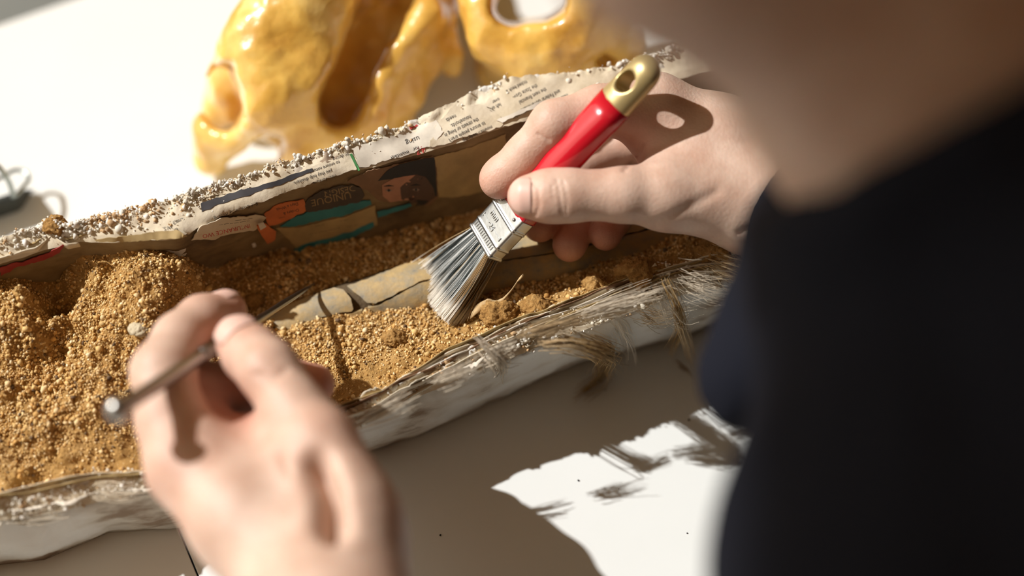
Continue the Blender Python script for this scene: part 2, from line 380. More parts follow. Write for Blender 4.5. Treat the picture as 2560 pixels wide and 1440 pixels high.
def loft(keys, counts, bulge=None):
    out = []
    for (a, b), c in zip(zip(keys[:-1], keys[1:]), counts):
        t = np.linspace(0, 1, c, endpoint=False)[None, :, None]
        seg = SEC[:, a][:, None] * (1 - t) + SEC[:, b][:, None] * t
        if bulge and (a, b) in bulge:
            seg = seg + np.sin(math.pi * t) * np.asarray(bulge[(a, b)])
        out.append(seg)
    out.append(SEC[:, keys[-1]][:, None]); return np.concatenate(out, 1)
jk = thing('plaster_jacket', (0, .25, 0), 'long open plaster field jacket lined with newspaper and filled with sandy soil', 'plaster jacket')
G = loft([0, 1, 2, 3, 4, 5, 6, 7], [10, 9, 10, 6, 8, 7, 12], {(6, 7): (0, -.004, 0), (0, 1): (0, .004, 0)})
nu, nv = G.shape[:2]; V = G.reshape(-1, 3).copy(); Q = grid_faces(nu, nv)
bott = np.array([[i * nv, i * nv + nv - 1, (i + 1) * nv + nv - 1, (i + 1) * nv] for i in range(nu - 1)])
Nn = normals(V, Q); vi = np.arange(len(V)) % nv
w = np.where((vi >= 9) & (vi <= 21), .0016, np.where((vi >= 40) & (vi <= 50), .0022, .0012)); w[(vi == 0) | (vi == nv - 1)] = 0
V += Nn * (w * fbm(V, 70, 3, 4))[:, None]
w2 = np.where((vi >= 8) & (vi <= 16) | (vi >= 42) & (vi <= 50), 1, 0); V[:, 2] += w2 * .0016 * fbm(V, 260, 9, 3)
V[:, 2] = np.maximum(V[:, 2], 0)
shell = put('plaster_shell', mesh_np('plaster_shell', V, [f for f in np.concatenate([Q, bott])] + [list(range(nv))[::-1], [(nu - 1) * nv + j for j in range(nv)]]), M['plaster'], jk)
shell['label'] = 'white plaster shell with brown stains and torn rims'
# lining: a skin of paper over rim fold, far wall and the inside of the near rim
Gl = loft([1, 2, 3], [12, 26]); nl = Gl.shape[1]; VL = Gl.reshape(-1, 3).copy(); QL = grid_faces(nu, nl); NL = normals(VL, QL)
if NL[:, 1].mean() > 0: NL = -NL; QL = QL[:, ::-1]
li = np.arange(len(VL)) % nl
VL += NL * (.0016 + .0011 * fbm(VL, 55, 21, 3) + .0006 * fbm(VL * [1, 1, 2.2], 130, 5, 3))[:, None]
VL[:, 2] += np.where(li < 4, .0012 * fbm(VL, 300, 8, 3), 0)
fold = QL.min(1) % nl < 12
lin = put('newspaper_lining', mesh_np('newspaper_lining', VL, QL[~fold]), M['lining'], jk)
put('rim_fold', mesh_np('rim_fold', VL, QL[fold]), M['newsprint'], jk)
BL = BVHTree.FromPolygons(VL.tolist(), QL.tolist())
Gn = loft([4, 5, 6], [8, 7]); nn = Gn.shape[1]; VN = Gn.reshape(-1, 3).copy(); QN = grid_faces(nu, nn); NN = normals(VN, QN)
if NN[:, 2].mean() < 0: NN = -NN; QN = QN[:, ::-1]
VN += NN * (.0012 + .0012 * fbm(VN, 90, 31, 4))[:, None]
put('near_rim_lining', mesh_np('near_rim_lining', VN, QN), M['newsprint'], jk)
BN = BVHTree.FromPolygons(VN.tolist(), QN.tolist())

def ray(bvh, x, y):
    d = CW + (x - 1280) / FPX * CR + (720 - y) / FPX * CU
    loc, nor, i, t = bvh.ray_cast(Vector(CAM), Vector(d).normalized())
    if loc is None: return None
    nor = np.array(nor)
    if nor @ d > 0: nor = -nor
    return np.array(loc), nor
def torn(poly, step=7, amp=4, seed=0):
    r = random.Random(seed); out = []; jx = jy = 0
    for (x0, y0), (x1, y1) in zip(poly, poly[1:] + poly[:1]):
        Ld = math.hypot(x1 - x0, y1 - y0); n = max(1, int(Ld / step))
        for i in range(n):
            t = i / n; j = 0 if n == 1 else amp
            jx = jx * .6 + r.uniform(-j, j) * .55; jy = jy * .6 + r.uniform(-j, j) * .55
            out.append((x0 + (x1 - x0) * t + jx, y0 + (y1 - y0) * t + jy))
    return out
def fill(poly, g):
    """constrained triangulation of a polygon with inner points every g"""
    p = np.array(poly); lo = p.min(0); hi = p.max(0); pts = [Vector(q) for q in poly]; n = len(pts)
    def inside(x, y):
        c = False; j = n - 1
        for i in range(n):
            (xi, yi), (xj, yj) = poly[i], poly[j]
            if (yi > y) != (yj > y) and x < (xj - xi) * (y - yi) / (yj - yi + 1e-12) + xi: c = not c
            j = i
        return c
    for a in np.arange(lo[0] + g / 2, hi[0], g):
        for b in np.arange(lo[1] + g / 2, hi[1], g):
            if inside(a, b) and ((p - [a, b]) ** 2).sum(1).min() > (g * .45) ** 2: pts.append(Vector((a, b)))
    r = delaunay_2d_cdt(pts, [(i, (i + 1) % n) for i in range(n)], [list(range(n))], 1, 1e-5)
    return [tuple(v) for v in r[0]], [list(f) for f in r[2]]
SHEETS = {}
def sheet(name, poly, material, bvh, off, parent, thick=.0003, g=14, step=7, amp=3, seed=0, curl=0, label=None, kidney=None):
    """a scrap of paper (or bone) laid on a surface: outline in photo pixels, laid onto the real surface"""
    pv, F = fill(torn(poly, step, amp, seed), g)
    P3 = []; lastz = .04
    if parent is not None and parent.name in SHEETS: bvh = SHEETS[parent.name]; off = .0003 + max(0, off - .0014) * .25; thick = .0001
    for x, y in pv:
        h = ray(bvh, x, y)
        if h is None: h = (pixz(x, y, lastz), np.array([0, 0, 1.]))
        lastz = h[0][2]; P3.append(h[0] + (CAM - h[0]) / np.linalg.norm(CAM - h[0]) * off)
    P3 = np.array(P3)
    if curl: P3 += curl * fbm(P3, 120, seed, 2)[:, None] * np.array([0, -.6, .8])
    me = mesh_np(name, P3, F); o = put(name, me, material, parent)
    if name != 'print': SHEETS[o.name] = BVHTree.FromPolygons(P3.tolist(), [list(f) for f in F])
    s = o.modifiers.new('thickness', 'SOLIDIFY'); s.thickness = thick; s.offset = 0
    e = o.modifiers.new('crisp', 'EDGE_SPLIT'); e.split_angle = math.radians(40)
    if label: o['label'] = label
    return o
def letters(name, rows, material, bvh, off, parent):
    """print laid on paper: rows of (text, x, y, cap height px, angle deg[, width factor])"""
    VV, FF = [], []; o = 0; base_bvh = bvh
    if parent.name in SHEETS: bvh = SHEETS[parent.name]; off = .00032
    for row in rows:
        tx, x0, y0, s, ang = row[:5]; wf = row[5] if len(row) > 5 else 1
        cu = bpy.data.curves.new('t', 'FONT'); cu.body = tx; cu.resolution_u = 2; cu.align_x = 'CENTER'
        ob = bpy.data.objects.new('t', cu); me = bpy.data.meshes.new_from_object(ob)
        a = math.radians(ang); ex = np.array([math.cos(a), math.sin(a)]); ey = np.array([math.sin(a), -math.cos(a)])
        base = None
        uv = np.array([v.co[:2] for v in me.vertices]) if len(me.vertices) else np.zeros((0, 2))
        pl = []
        for u, v in uv:
            q = np.array([x0, y0]) + s * 1.4 * (u * wf * ex + (v - .35) * ey); h = ray(bvh, *q) or ray(base_bvh, *q)
            if h is None: h = (pixz(q[0], q[1], .05), np.array([0, 0, 1.]))
            pl.append(h[0] + (CAM - h[0]) / np.linalg.norm(CAM - h[0]) * off)
        VV += pl; FF += [[i + o for i in p.vertices] for p in me.polygons]; o += len(pl)
        bpy.data.objects.remove(ob); bpy.data.curves.remove(cu); bpy.data.meshes.remove(me)
    return put(name, mesh_np(name, np.array(VV), FF, False), material, parent)

ID = [0]
def scrap(poly, m, off=.0006, amp=4, curl=0, **k):
    ID[0] += 1; return sheet('paper_scrap', poly, M[m], BL, off * .55, jk, amp=amp, seed=ID[0], curl=curl, **k)
# torn newspaper along the far rim, in the sun
sA = scrap([(440,560),(520,520),(640,470),(760,425),(880,378),(893,400),(905,420),(860,432),(760,465),(640,508),(545,545),(470,585)], 'newsprint', .0010, 4)
letters('print', [('er during', 852, 392, 9, 162, .9), ('to ensure natural', 812, 418, 9, 161, .9), ('you they help disasters.', 782, 443, 9, 161, .85), ('Helen Abrahams', 812, 449, 8, 161, .8), ('m is for.', 700, 457, 9, 161, .9), ('End Community Housing', 590, 528, 9, 160, .9)], M['ink'], BL, .0015, sA)
sS = scrap([(500,508),(590,480),(690,450),(780,420),(782,428),(700,462),(600,495),(505,528)], 'ink', .0014, 3)
sB = scrap([(880,372),(960,345),(1035,312),(1085,300),(1110,330),(1080,366),(1000,392),(915,418),(900,420)], 'paper_pale', .0012, 6, .0006)
letters('print', [('using', 1032, 352, 13, 158), ('maintain', 1000, 388, 10, 160), ('for', 1040, 372, 10, 160)], M['ink'], BL, .0022, sB)
letters('print', [('47', 1052, 376, 18, 162)], M['ink_red'], BL, .0022, sB)
sheet('print', [(1020,316),(1040,308),(1046,314),(1026,324)], M['ink_red'], BL, .0020, sB, amp=1, g=6)
sheet('print', [(874,386),(880,384),(900,426),(895,428)], M['ink_green'], BL, .0018, sA, amp=1, g=8, step=14)
sC = scrap([(1075,368),(1090,310),(1130,268),(1200,262),(1250,292),(1262,310),(1180,340),(1110,362)], 'newsprint', .0014, 5, .0005)
letters('print', [('needs', 1128, 296, 10.5, 154, .8), ('households.', 1152, 304, 10.5, 154, .8), ('the streets or living in', 1154, 319, 10.5, 154, .72), ('to ensure people aren\'t', 1168, 330, 10.5, 154, .72), ('mountain leadership', 1194, 335, 9.5, 154, .75)], M['ink'], BL, .0024, sC)
sD = scrap([(1205,262),(1240,225),(1290,200),(1380,190),(1480,182),(1545,178),(1560,215),(1480,245),(1400,272),(1320,298),(1255,318),(1240,280)], 'newsprint', .0012, 5, .0005)
letters('print', [('ticked back a', 1292, 217, 10, 153, .78), ('the State Gov-', 1313, 229, 10.5, 153, .78), ('the next financial', 1332, 240, 10.5, 153, .75), ('and Federal Government', 1352, 252, 10.5, 153, .72), ('ness has not', 1396, 250, 10, 153, .78), ('on Gener', 1362, 270, 10, 153, .8), ('artnership', 1302, 286, 9.5, 153, .8), ('over', 1240, 252, 9.5, 153, .8), ('left on', 1240, 267, 9.5, 153, .8)], M['ink'], BL, .0022, sD)
scrap([(1240,300),(1330,262),(1360,252),(1335,270),(1290,292),(1255,308)], 'paper_pale', .0030, 4, .0008)
# shaded wall: photograph scrap, coloured advertisement scraps
sT = scrap([(1085,395),(1180,368),(1265,335),(1262,430),(1240,470),(1180,486),(1098,496)], 'paper_tan', .0008, 3)
sF = scrap([(868,452),(930,425),(985,412),(1040,398),(1082,390),(1090,400),(1094,470),(1098,496),(1070,516),(1040,512),(1010,500),(975,508),(945,500),(915,475),(890,462)], 'paper_brown', .0013, 4)
sheet('print', [(945,452),(970,425),(1000,410),(1060,396),(1086,394),(1090,430),(1092,490),(1072,500),(1048,470),(1030,440),(975,448)], M['cap_print'], BL, .0018, sF, amp=1)
sheet('print', [(955,462),(985,446),(1025,438),(1044,436),(1050,470),(1045,500),(1010,500),(975,505),(956,490)], M['skin_print'], BL, .0020, sF, amp=1, g=8)
sheet('print', [(1000,468),(1040,436),(1062,440),(1084,470),(1088,492),(1066,510),(1030,508),(1002,498)], M['skin_print_dark'], BL, .0022, sF, amp=2, g=8)
for ex, ey in ((972, 476), (1040, 474)):
    sheet('print', [(ex-9,ey),(ex,ey-4),(ex+9,ey),(ex,ey+4)], M['eye_white'], BL, .0025, sF, amp=0, g=4, step=20)
    sheet('print', [(ex-4,ey),(ex,ey-4),(ex+4,ey),(ex,ey+4)], M['cap_print'], BL, .0028, sF, amp=0, g=3, step=20)
    sheet('print', [(ex-13,ey-10),(ex,ey-14),(ex+12,ey-11),(ex,ey-10)], M['cap_print'], BL, .0028, sF, amp=0, g=4, step=20)
sheet('print', [(1022,506),(1045,500),(1072,502),(1060,512),(1035,514)], M['cap_print'], BL, .0027, sF, amp=1, g=6)
sU = scrap([(760,512),(775,495),(800,480),(840,466),(880,462),(900,470),(912,490),(905,505),(850,515),(790,528),(765,528)], 'paper_dark', .0012, 4)
letters('print', [('UNIQUE', 828, 498, 17, 168, 1.15), ('DESIGN', 850, 478, 15, 168, 1.1)], M['ink_gold'], BL, .0018, sU)
sO = scrap([(660,535),(690,512),(740,500),(760,500),(765,528),(730,545),(700,560),(672,566)], 'paper_orange', .0012, 4)
letters('print', [('Orders &', 728, 530, 7.5, 165), ('Days a Week', 718, 517, 7.5, 165), ('-----', 705, 545, 7, 165)], M['ink'], BL, .0018, sO)
scrap([(700,566),(730,545),(800,520),(870,508),(925,500),(930,512),(860,538),(790,552),(740,564)], 'paper_teal', .0010, 3)
sheet('paper_scrap', [(942,530),(985,520),(1025,508),(1030,514),(985,530),(945,545)], M['paper_teal'], BL, .0012, jk, amp=2, seed=81)
sN = scrap([(690,570),(760,565),(860,542),(940,512),(945,560),(880,580),(800,600),(740,620),(725,600)], 'paper_tan', .0006, 3)
letters('print', [('--- ----', 800, 565, 7, 168), ('---- --', 860, 552, 7, 168), ('-- ------ ---', 830, 575, 7, 167), ('---- -- ----', 790, 584, 7, 167), ('--- -----', 880, 566, 7, 167)], M['ink'], BL, .0012, sN)
scrap([(735,622),(800,600),(880,578),(935,555),(937,566),(880,592),(800,614),(742,634)], 'paper_teal', .0012, 3)
sI = scrap([(480,600),(500,566),(560,545),(640,540),(665,545),(652,560),(640,576),(600,580),(560,590),(530,600)], 'newsprint', .0024, 4, .0008)
letters('print', [('INSURANCE WO', 566, 578, 10.5, 167, 1.1)], M['ink_red'], BL, .0038, sI)
letters('print', [('---- --- -----', 610, 550, 7, 172), ('-- ----- ---- --', 600, 557, 7, 171), ('---- ---', 560, 562, 7, 170)], M['ink'], BL, .0038, sI)
scrap([(640,565),(662,560),(690,580),(686,600),(668,610),(655,590)], 'paper_orange', .0040, 3, .001)
scrap([(645,560),(658,555),(666,566),(652,575)], 'paper_pale', .0080, 1)
scrap([(0,668),(70,650),(130,625),(165,606),(150,630),(110,650),(50,665),(0,690)], 'red_dark', .0010, 4, .001)
scrap([(240,600),(330,586),(440,575),(470,588),(430,598),(330,604),(250,604)], 'paper_tan', .0040, 4, .001)
letters('print', [('III', 440, 575, 10, 155), ('OIIO', 446, 553, 10, 160), ('W.S.', 418, 570, 9, 165)], M['ink'], BL, .0003, lin)

# ragged paper edges and plaster crumbs on the rims
def scatter_lumps(name, centers, sizes, cols, material, parent, seed, flat=.8, subdiv=1):
    r = np.random.default_rng(seed)
    bm = bmesh.new(); bmesh.ops.create_icosphere(bm, subdivisions=subdiv, radius=1); B = np.array([v.co for v in bm.verts]); T = np.array([[v.index for v in f.verts] for f in bm.faces]); bm.free()
    n = len(centers); nb = len(B)
    A = r.normal(size=(n, 3, 3)); Qm, _ = np.linalg.qr(A)
    S = np.stack([np.ones(n), r.uniform(.7, 1.1, n), r.uniform(.5, flat, n)], 1) * np.asarray(sizes)[:, None]
    jit = r.uniform(.62, 1.26, (n, nb, 1))
    Vv = np.einsum('nij,nbj->nbi', Qm, B[None] * jit * S[:, None]) + np.asarray(centers)[:, None]
    Fv = (T[None] + (np.arange(n) * nb)[:, None, None]).reshape(-1, 3)
    me = mesh_np(name, Vv.reshape(-1, 3), Fv, False)
    setcol(me, 'Col', np.repeat(cols, nb, 0)); o = put(name, me, material, parent); return o
n = 26000; ci = rng.integers(0, nu, n); far_side = rng.random(n) < .5
vf = np.clip(rng.normal(2.5, 3.4, n), 0, 11).astype(int); vn = np.clip(rng.normal(10.5, 2.6, n), 7, nn - 1).astype(int)
cen = np.where(far_side[:, None], VL.reshape(nu, nl, 3)[ci, vf], VN.reshape(nu, nn, 3)[ci, vn]) + rng.normal(0, .0007, (n, 3)) + [0, 0, .0001]
cx = proj(cen)[0]
pf = np.where(vf < 3, np.interp(cx, [0, 450, 900, 1000, 1700], [.9, .8, .6, .25, .35]), np.interp(cx, [0, 400, 520, 600], [.75, .6, .15, .03]))
pn = np.interp(cx, [0, 600, 1000, 1500], [.5, .3, .45, .6]); pk = np.where(far_side, pf, pn) * np.clip(.65 + 1.1 * fbm(cen, 60, 77, 3), .08, 1.3)
dens = rng.random(n) < pk; cen = cen[dens]; n = len(cen)
sz = (rng.lognormal(-7.75, .58, n) * (1 + .5 * fbm(cen, 90, 5, 2))).clip(.00022, .0021); tone = rng.uniform(0, 1, (n, 1))
cl = np.array([.84, .80, .73]) * (1 - tone * .30) + np.array([.05, .02, -.05]) * tone
brn = rng.random(n) < np.where(fbm(cen, 70, 41, 2) > .35, .6, .08); cl[brn] = np.array([.56, .36, .18]) * rng.uniform(.7, 1.2, (brn.sum(), 1))
o = scatter_lumps('plaster_crumbs', cen, sz, cl, M['lumps'], jk, 3); o['kind'] = 'stuff'
# jagged torn layers standing along the rims
def layer(ys, zf, x0, x1, height, lean, seed, mat_, bvh=None):
    xs = np.arange(x0, x1, 6.0); base = np.array([pixz(x, ys(x), zf(x)) for x in xs])
    r = np.random.default_rng(seed); msk = np.clip(.35 + 1.3 * fbm(base, 35, seed + 3, 2), 0, 1)
    j = (np.abs(fbm(base, 170, seed, 4)) * height + r.uniform(0, height * .35, len(xs))) * msk
    top = base + np.array([0, lean[0], lean[1]]) * j[:, None] + fbm(base, 90, seed + 5, 2)[:, None] * [0, .0006, .0004]
    mid = (base + top) / 2 + fbm(base, 200, seed + 9, 2)[:, None] * [0, .0004, 0]; base = base - [0, 0, .003]
    Vv = np.stack([base, mid, top], 1).reshape(-1, 3); me = mesh_np('torn_paper_layer', Vv, grid_faces(len(xs), 3))
    o = put('torn_paper_layer', me, M[mat_], jk); s = o.modifiers.new('thickness', 'SOLIDIFY'); s.thickness = .0004; return o
off = lambda f, d: (lambda x: f(x) + d)
offz = lambda f, d: (lambda x: f(x) + d)
for k, (d, x0, x1, h, ln, mt) in enumerate([(4, -350, 900, .004, (.3, 1), 'paper_pale'), (14, 850, 1600, .0022, (-.6, .8), 'newsprint'), (22, 200, 1000, .003, (-.5, .8), 'newsprint'), (8, 1050, 1700, .0024, (-.5, .8), 'paper_pale'), (30, -350, 300, .004, (-.8, .5), 'paper_tan'), (46, -350, 200, .005, (-1, .3), 'newsprint')]):
    layer(off(Lfar, d), offz(zfar, -.001), x0, x1, h, ln, 40 + k, mt)
for k, (d, x0, x1, h, ln, mt) in enumerate([(0, -350, 2300, .004, (.3, 1), 'newsprint'), (12, 300, 2300, .004, (-.2, 1), 'paper_tan'), (24, 700, 2300, .004, (-.3, 1), 'newsprint'), (36, -350, 2000, .005, (-1, .5), 'paper_pale'), (48, 800, 2200, .004, (-1, .2), 'newsprint')]):
    layer(off(Lnin, d), offz(znear, -.0005 - d * .00006), x0, x1, h, ln, 60 + k, mt)

def ribbon(ys, zf, x0, x1, h, seed, mat_):
    xs_ = np.arange(x0, x1, 8.0); base = np.array([pixz(x, ys(x), zf(x)) for x in xs_]); w_ = fbm(base, 45, seed, 3)[:, None]
    base = base + w_ * [0, .0011, .0010] + [0, 0, .0008]; k_ = (.55 + .45 * fbm(base, 150, seed + 2, 3))[:, None]
    Vv = np.stack([base - [0, 0, .003], base + np.array([0, -.35, 1]) * h * k_], 1).reshape(-1, 3)
    o = put('torn_paper_layer', mesh_np('torn_paper_layer', Vv, grid_faces(len(xs_), 2)), M[mat_], jk); s = o.modifiers.new('thickness', 'SOLIDIFY'); s.thickness = .00035; return o
for k, (d, x0, x1, mt) in enumerate([(-8, 700, 2200, 'paper_tan'), (-2, 900, 2300, 'newsprint'), (5, 600, 2300, 'paper_brown'), (12, 1000, 2300, 'paper_pale'), (19, 1150, 2300, 'paper_tan'), (27, 800, 2000, 'newsprint'), (-4, -300, 420, 'newsprint'), (6, -300, 420, 'paper_tan')]):
    ribbon(off(Lnin, d), offz(znear, .0004 - d * .00005), x0, x1, .0022, 90 + k, mt)
# frayed burlap
def fibres(name, bunches, seed, material=None, parent=None):
    r = np.random.default_rng(seed); paths = []; rad = []; cols = []
    for (pts, n, spread, rr, col) in bunches:
        C0 = np.array([pix(x, y, d) for x, y, d in pts])
        for _ in range(n):
            o0 = r.normal(0, spread * .6, 3); S = spline(C0 + np.cumsum(r.normal(0, spread * .45, C0.shape), 0) + o0, 10)
            a = r.uniform(0, .35); b = r.uniform(.55, 1.0); i0, i1 = int(a * 9), max(int(b * 9), int(a * 9) + 3)
            S = S[i0:i1 + 1] + np.cumsum(r.normal(0, spread * .08, (i1 - i0 + 1, 3)), 0)
            S[:, 2] = np.maximum(S[:, 2], .0004); paths.append(S); rad.append(np.linspace(rr, rr * .5, len(S)) * r.uniform(.6, 1.5)); cols.append(np.array(col) * r.uniform(.65, 1.3))
    Vv, Qv, pi, t = tubes(paths, rad, 3); me = mesh_np(name, Vv, Qv); setcol(me, 'Col', np.array(cols)[pi].clip(0, .9))
    o = put(name, me, M['fibre'], jk); o['kind'] = 'stuff'; return o
tan, pale, ochre = (.46, .33, .18), (.66, .57, .44), (.38, .24, .09)
fibres('burlap_fibres', [([(1200,850,.506),(1235,880,.506),(1250,930,.532),(1262,965,.551)], 60, .0016, .00018, pale), ([(1290,860,.508),(1240,885,.507),(1205,905,.509)], 40, .0015, .00016, pale), ([(1240,890,.508),(1262,900,.511),(1300,890,.512)], 25, .0015, .00016, pale)], 1)
fibres('burlap_fibres', [([(1400,850,.51),(1480,870,.508),(1510,910,.546),(1500,950,.561),(1460,980,.5625),(1410,1025,.5605)], 130, .0018, .00014, ochre), ([(1440,840,.51),(1510,880,.530),(1550,910,.556),(1575,950,.5655)], 50, .0024, .00012, tan), ([(1540,800,.51),(1570,860,.548),(1580,920,.566)], 40, .0024, .00012, pale), ([(1350,860,.508),(1420,858,.506),(1500,872,.51)], 60, .0014, .00014, tan)], 2)
fibres('burlap_fibres', [([(1660,700,.518),(1690,760,.52),(1700,830,.54),(1680,870,.555),(1675,905,.565)], 60, .0012, .00013, ochre), ([(1690,770,.52),(1710,840,.54),(1725,890,.56),(1740,930,.57)], 60, .0010, .00012, tan), ([(1690,900,.57),(1720,935,.57),(1735,960,.57)], 8, .001, .0001, ochre)], 3)
fibres('burlap_fibres', [([(1700,700,.52),(1760,720,.518),(1830,730,.52)], 60, .0035, .00010, pale), ([(1780,660,.525),(1860,690,.522),(1930,720,.525)], 120, .0040, .00009, tan), ([(1650,740,.515),(1700,790,.53),(1760,770,.53)], 60, .0030, .00010, pale), ([(1450,790,.512),(1560,760,.514),(1680,720,.518)], 90, .0022, .00012, pale), ([(1300,840,.508),(1400,815,.508),(1500,790,.51)], 70, .0018, .00012, tan), ([(1600,780,.522),(1640,800,.53),(1690,790,.535)], 50, .0024, .0001, tan)], 4)
fibres('burlap_fibres', [([(0,1290,.5),(90,1290,.498),(180,1270,.498)], 30, .002, .00016, pale), ([(230,1230,.497),(300,1240,.495),(380,1230,.495)], 30, .002, .00016, pale), ([(880,1065,.5),(960,1030,.5),(1050,985,.5)], 40, .0018, .00016, pale), ([(1080,960,.5),(1140,940,.5),(1200,905,.5)], 40, .0018, .00016, pale)], 5)
# ------------------------------------------------------------------ soil
CTRL = [(-200,740,.060),(-200,950,.048),(-200,1200,.034),(0,670,.058),(200,620,.059),(400,606,.058),(480,625,.049),(0,760,.055),(60,730,.058),(75,810,.053),(115,725,.045),(135,790,.041),(150,880,.041),(240,690,.058),(200,800,.050),(300,760,.056),(420,730,.057),(470,690,.053),(380,830,.052),(500,740,.042),
 (0,1000,.042),(200,950,.045),(340,920,.046),(100,1120,.037),(300,1120,.037),(0,1225,.033),(200,1180,.035),(380,1165,.035),(500,900,.041),(560,830,.037),
 (560,690,.035),(620,740,.033),(600,625,.038),(700,640,.034),(850,630,.034),(1000,610,.033),(1150,560,.034),(800,740,.032),(1000,730,.033),(1200,680,.033),(1400,650,.034),(1500,600,.034),
 (640,1000,.036),(700,900,.034),(900,850,.034),(1050,820,.036),(1150,800,.037),(1250,775,.041),(1400,740,.043),(1500,700,.043),(1600,680,.046),(1700,630,.045),(1830,610,.047),
 (700,1070,.036),(850,1010,.036),(1000,930,.040),(1100,885,.042),(1200,848,.044),(1450,750,.047),(2000,570,.049),(2000,300,.045),(1600,450,.036),(2400,400,.045),(2400,200,.045)]
CP = np.array([pixz(x, y, z) for x, y, z in CTRL])
def rbf_fit(P2, z):
    d = np.linalg.norm(P2[:, None] - P2[None], axis=-1); K = d
    A = np.block([[K + 2e-3 * np.eye(len(z)), np.c_[np.ones(len(z)), P2]], [np.c_[np.ones(len(z)), P2].T, np.zeros((3, 3))]])
    return np.linalg.solve(A, np.r_[z, 0, 0, 0])
RB = rbf_fit(CP[:, :2], CP[:, 2])
def soil_z(XY):
    XY = np.asarray(XY); out = np.empty(len(XY))
    for i in range(0, len(XY), 20000):
        q = XY[i:i + 20000]; d = np.linalg.norm(q[:, None] - CP[None, :, :2], axis=-1)
        out[i:i + 20000] = d @ RB[:-3] + RB[-3] + q @ RB[-2:]
    P3 = np.c_[XY, np.zeros(len(XY))]
    sx = np.interp(XY[:, 0], [-.30, -.09, -.06, .4], [1, 1, .35, .45])
    out += sx * (.0032 * fbm(P3, 60, 101, 3) + .0022 * np.maximum(fbm(P3, 150, 55, 3), -.2)) + .0005 * fbm(P3, 400, 5, 2)
    return out
xs = np.linspace(0, nu - 1, 520).astype(int); tv = np.linspace(0, 1, 150)
far3 = SEC[:, 3] * .55 + SEC[:, 2] * .45; near5 = SEC[:, 5] + [0, -.0015, 0]
SG = far3[xs][:, None] * (1 - tv)[None, :, None] + near5[xs][:, None] * tv[None, :, None]
SV = SG.reshape(-1, 3).copy(); SV[:, 2] = soil_z(SV[:, :2])
tt = np.tile(tv, len(xs)); lim = np.repeat(near5[xs][:, 2], len(tv)); SV[:, 2] = np.where(tt > .93, np.minimum(SV[:, 2], lim - .0005 + .003 * (1 - tt) / .07), SV[:, 2])
soilq = grid_faces(len(xs), len(tv))
soil = tag(put('soil', mesh_np('soil', SV, soilq), M['soil']), 'sandy orange brown soil filling the plaster jacket', 'soil', kind='stuff')
BS = BVHTree.FromPolygons(SV.tolist(), soilq.tolist())
# loose grains lying on it
n = 85000
a = rng.random(n) * (len(xs) - 1); b = rng.random(n) ** .9
ia = a.astype(int); fa = (a - ia)[:, None]
A0 = far3[xs][ia] * (1 - fa) + far3[xs][np.minimum(ia + 1, len(xs) - 1)] * fa; A1 = near5[xs][ia] * (1 - fa) + near5[xs][np.minimum(ia + 1, len(xs) - 1)] * fa
GC = A0 * (1 - b)[:, None] + A1 * b[:, None]
gx, gy, _ = proj(np.c_[GC[:, :2], np.full(n, .04)])
keep = (gx > -120) & (gx < 2250) & (b < .985); GC = GC[keep]; gx = gx[keep]; gy = gy[keep]; b = b[keep]; n = len(GC)
# compact smooth earth low on the near-left side and near the rim carries fewer grains
P3 = np.c_[GC[:, :2], np.zeros(n)]; smooth = np.clip((b - .72) / .12 + .8 * fbm(P3, 40, 15, 2), 0, 1)
ok = rng.random(n) > smooth * .75; GC = GC[ok]; P3 = P3[ok]; b = b[ok]; n = len(GC)
size = rng.lognormal(-7.80, .40, n).clip(.00025, .0015) * (1 + .25 * fbm(P3, 60, 61, 2)); big = rng.random(n) < .010; size[big] *= rng.uniform(1.3, 1.9, big.sum())
z = soil_z(GC[:, :2]); GC[:, 2] = z + size * rng.uniform(-.1, .75, n)
base = np.array([[.66, .44, .175], [.76, .56, .29], [.57, .33, .105], [.38, .195, .05], [.82, .67, .42], [.14, .085, .045]])
pick = rng.choice(6, n, p=[.37, .24, .21, .11, .03, .04]); gcol = base[pick] * rng.uniform(.82, 1.18, (n, 1))
grains = scatter_lumps('sand_grain_layer', GC, size, gcol, M['grain'], None, 12, .95); tag(grains, 'loose coarse sand grains scattered over the soil', 'sand', kind='stuff')

# clods and a pebble
def lump(name, x, y, r, seed, material, label, cat, group=None, squash=.8, rough=.28, z=None):
    h = ray(BS, x, y) if z is None else None; c = h[0] if h else pixz(x, y, z or .04)
    bm = bmesh.new(); bmesh.ops.create_icosphere(bm, subdivisions=5, radius=1); B = np.array([v.co for v in bm.verts]); T = np.array([[v.index for v in f.verts] for f in bm.faces]); bm.free()
    q = B + seed * 7.3; s = 1 + rough * fbm(q, 1.2, seed, 3) + rough * .5 * fbm(q, 4, seed + 3, 3) + rough * .22 * fbm(q, 14, seed + 5, 2)
    Vv = B * s[:, None] * r * [1.15, 1, squash] + c + [0, 0, r * .25]
    return tag(put(name, mesh_np(name, Vv, T), material), label, cat, group)
lump('soil_clod', 1243, 792, .0058, 3, M['clod'], 'orange brown soil clod beside the curled dry strip', 'soil clod', 'soil clods')
lump('soil_clod', 1340, 772, .0044, 4, M['clod'], 'crumbly soil clod against the torn near rim', 'soil clod', 'soil clods')
lump('soil_clod', 1592, 690, .0070, 5, M['clod'], 'large crumbly soil clod right of the fingertips', 'soil clod', 'soil clods')
lump('soil_clod', 1490, 715, .0042, 6, M['clod'], 'pointed soil clod left of the large clod', 'soil clod', 'soil clods')
lump('soil_clod', 1790, 640, .0060, 8, M['clod'], 'soil clod under the right wrist', 'soil clod', 'soil clods')
lump('soil_clod', 640, 752, .0030, 9, M['clod'], 'small soil clod left of the probe tip', 'soil clod', 'soil clods')
lump('soil_clod', 985, 848, .0038, 10, M['clod'], 'dark clod among the loose grains below the bone', 'soil clod', 'soil clods')
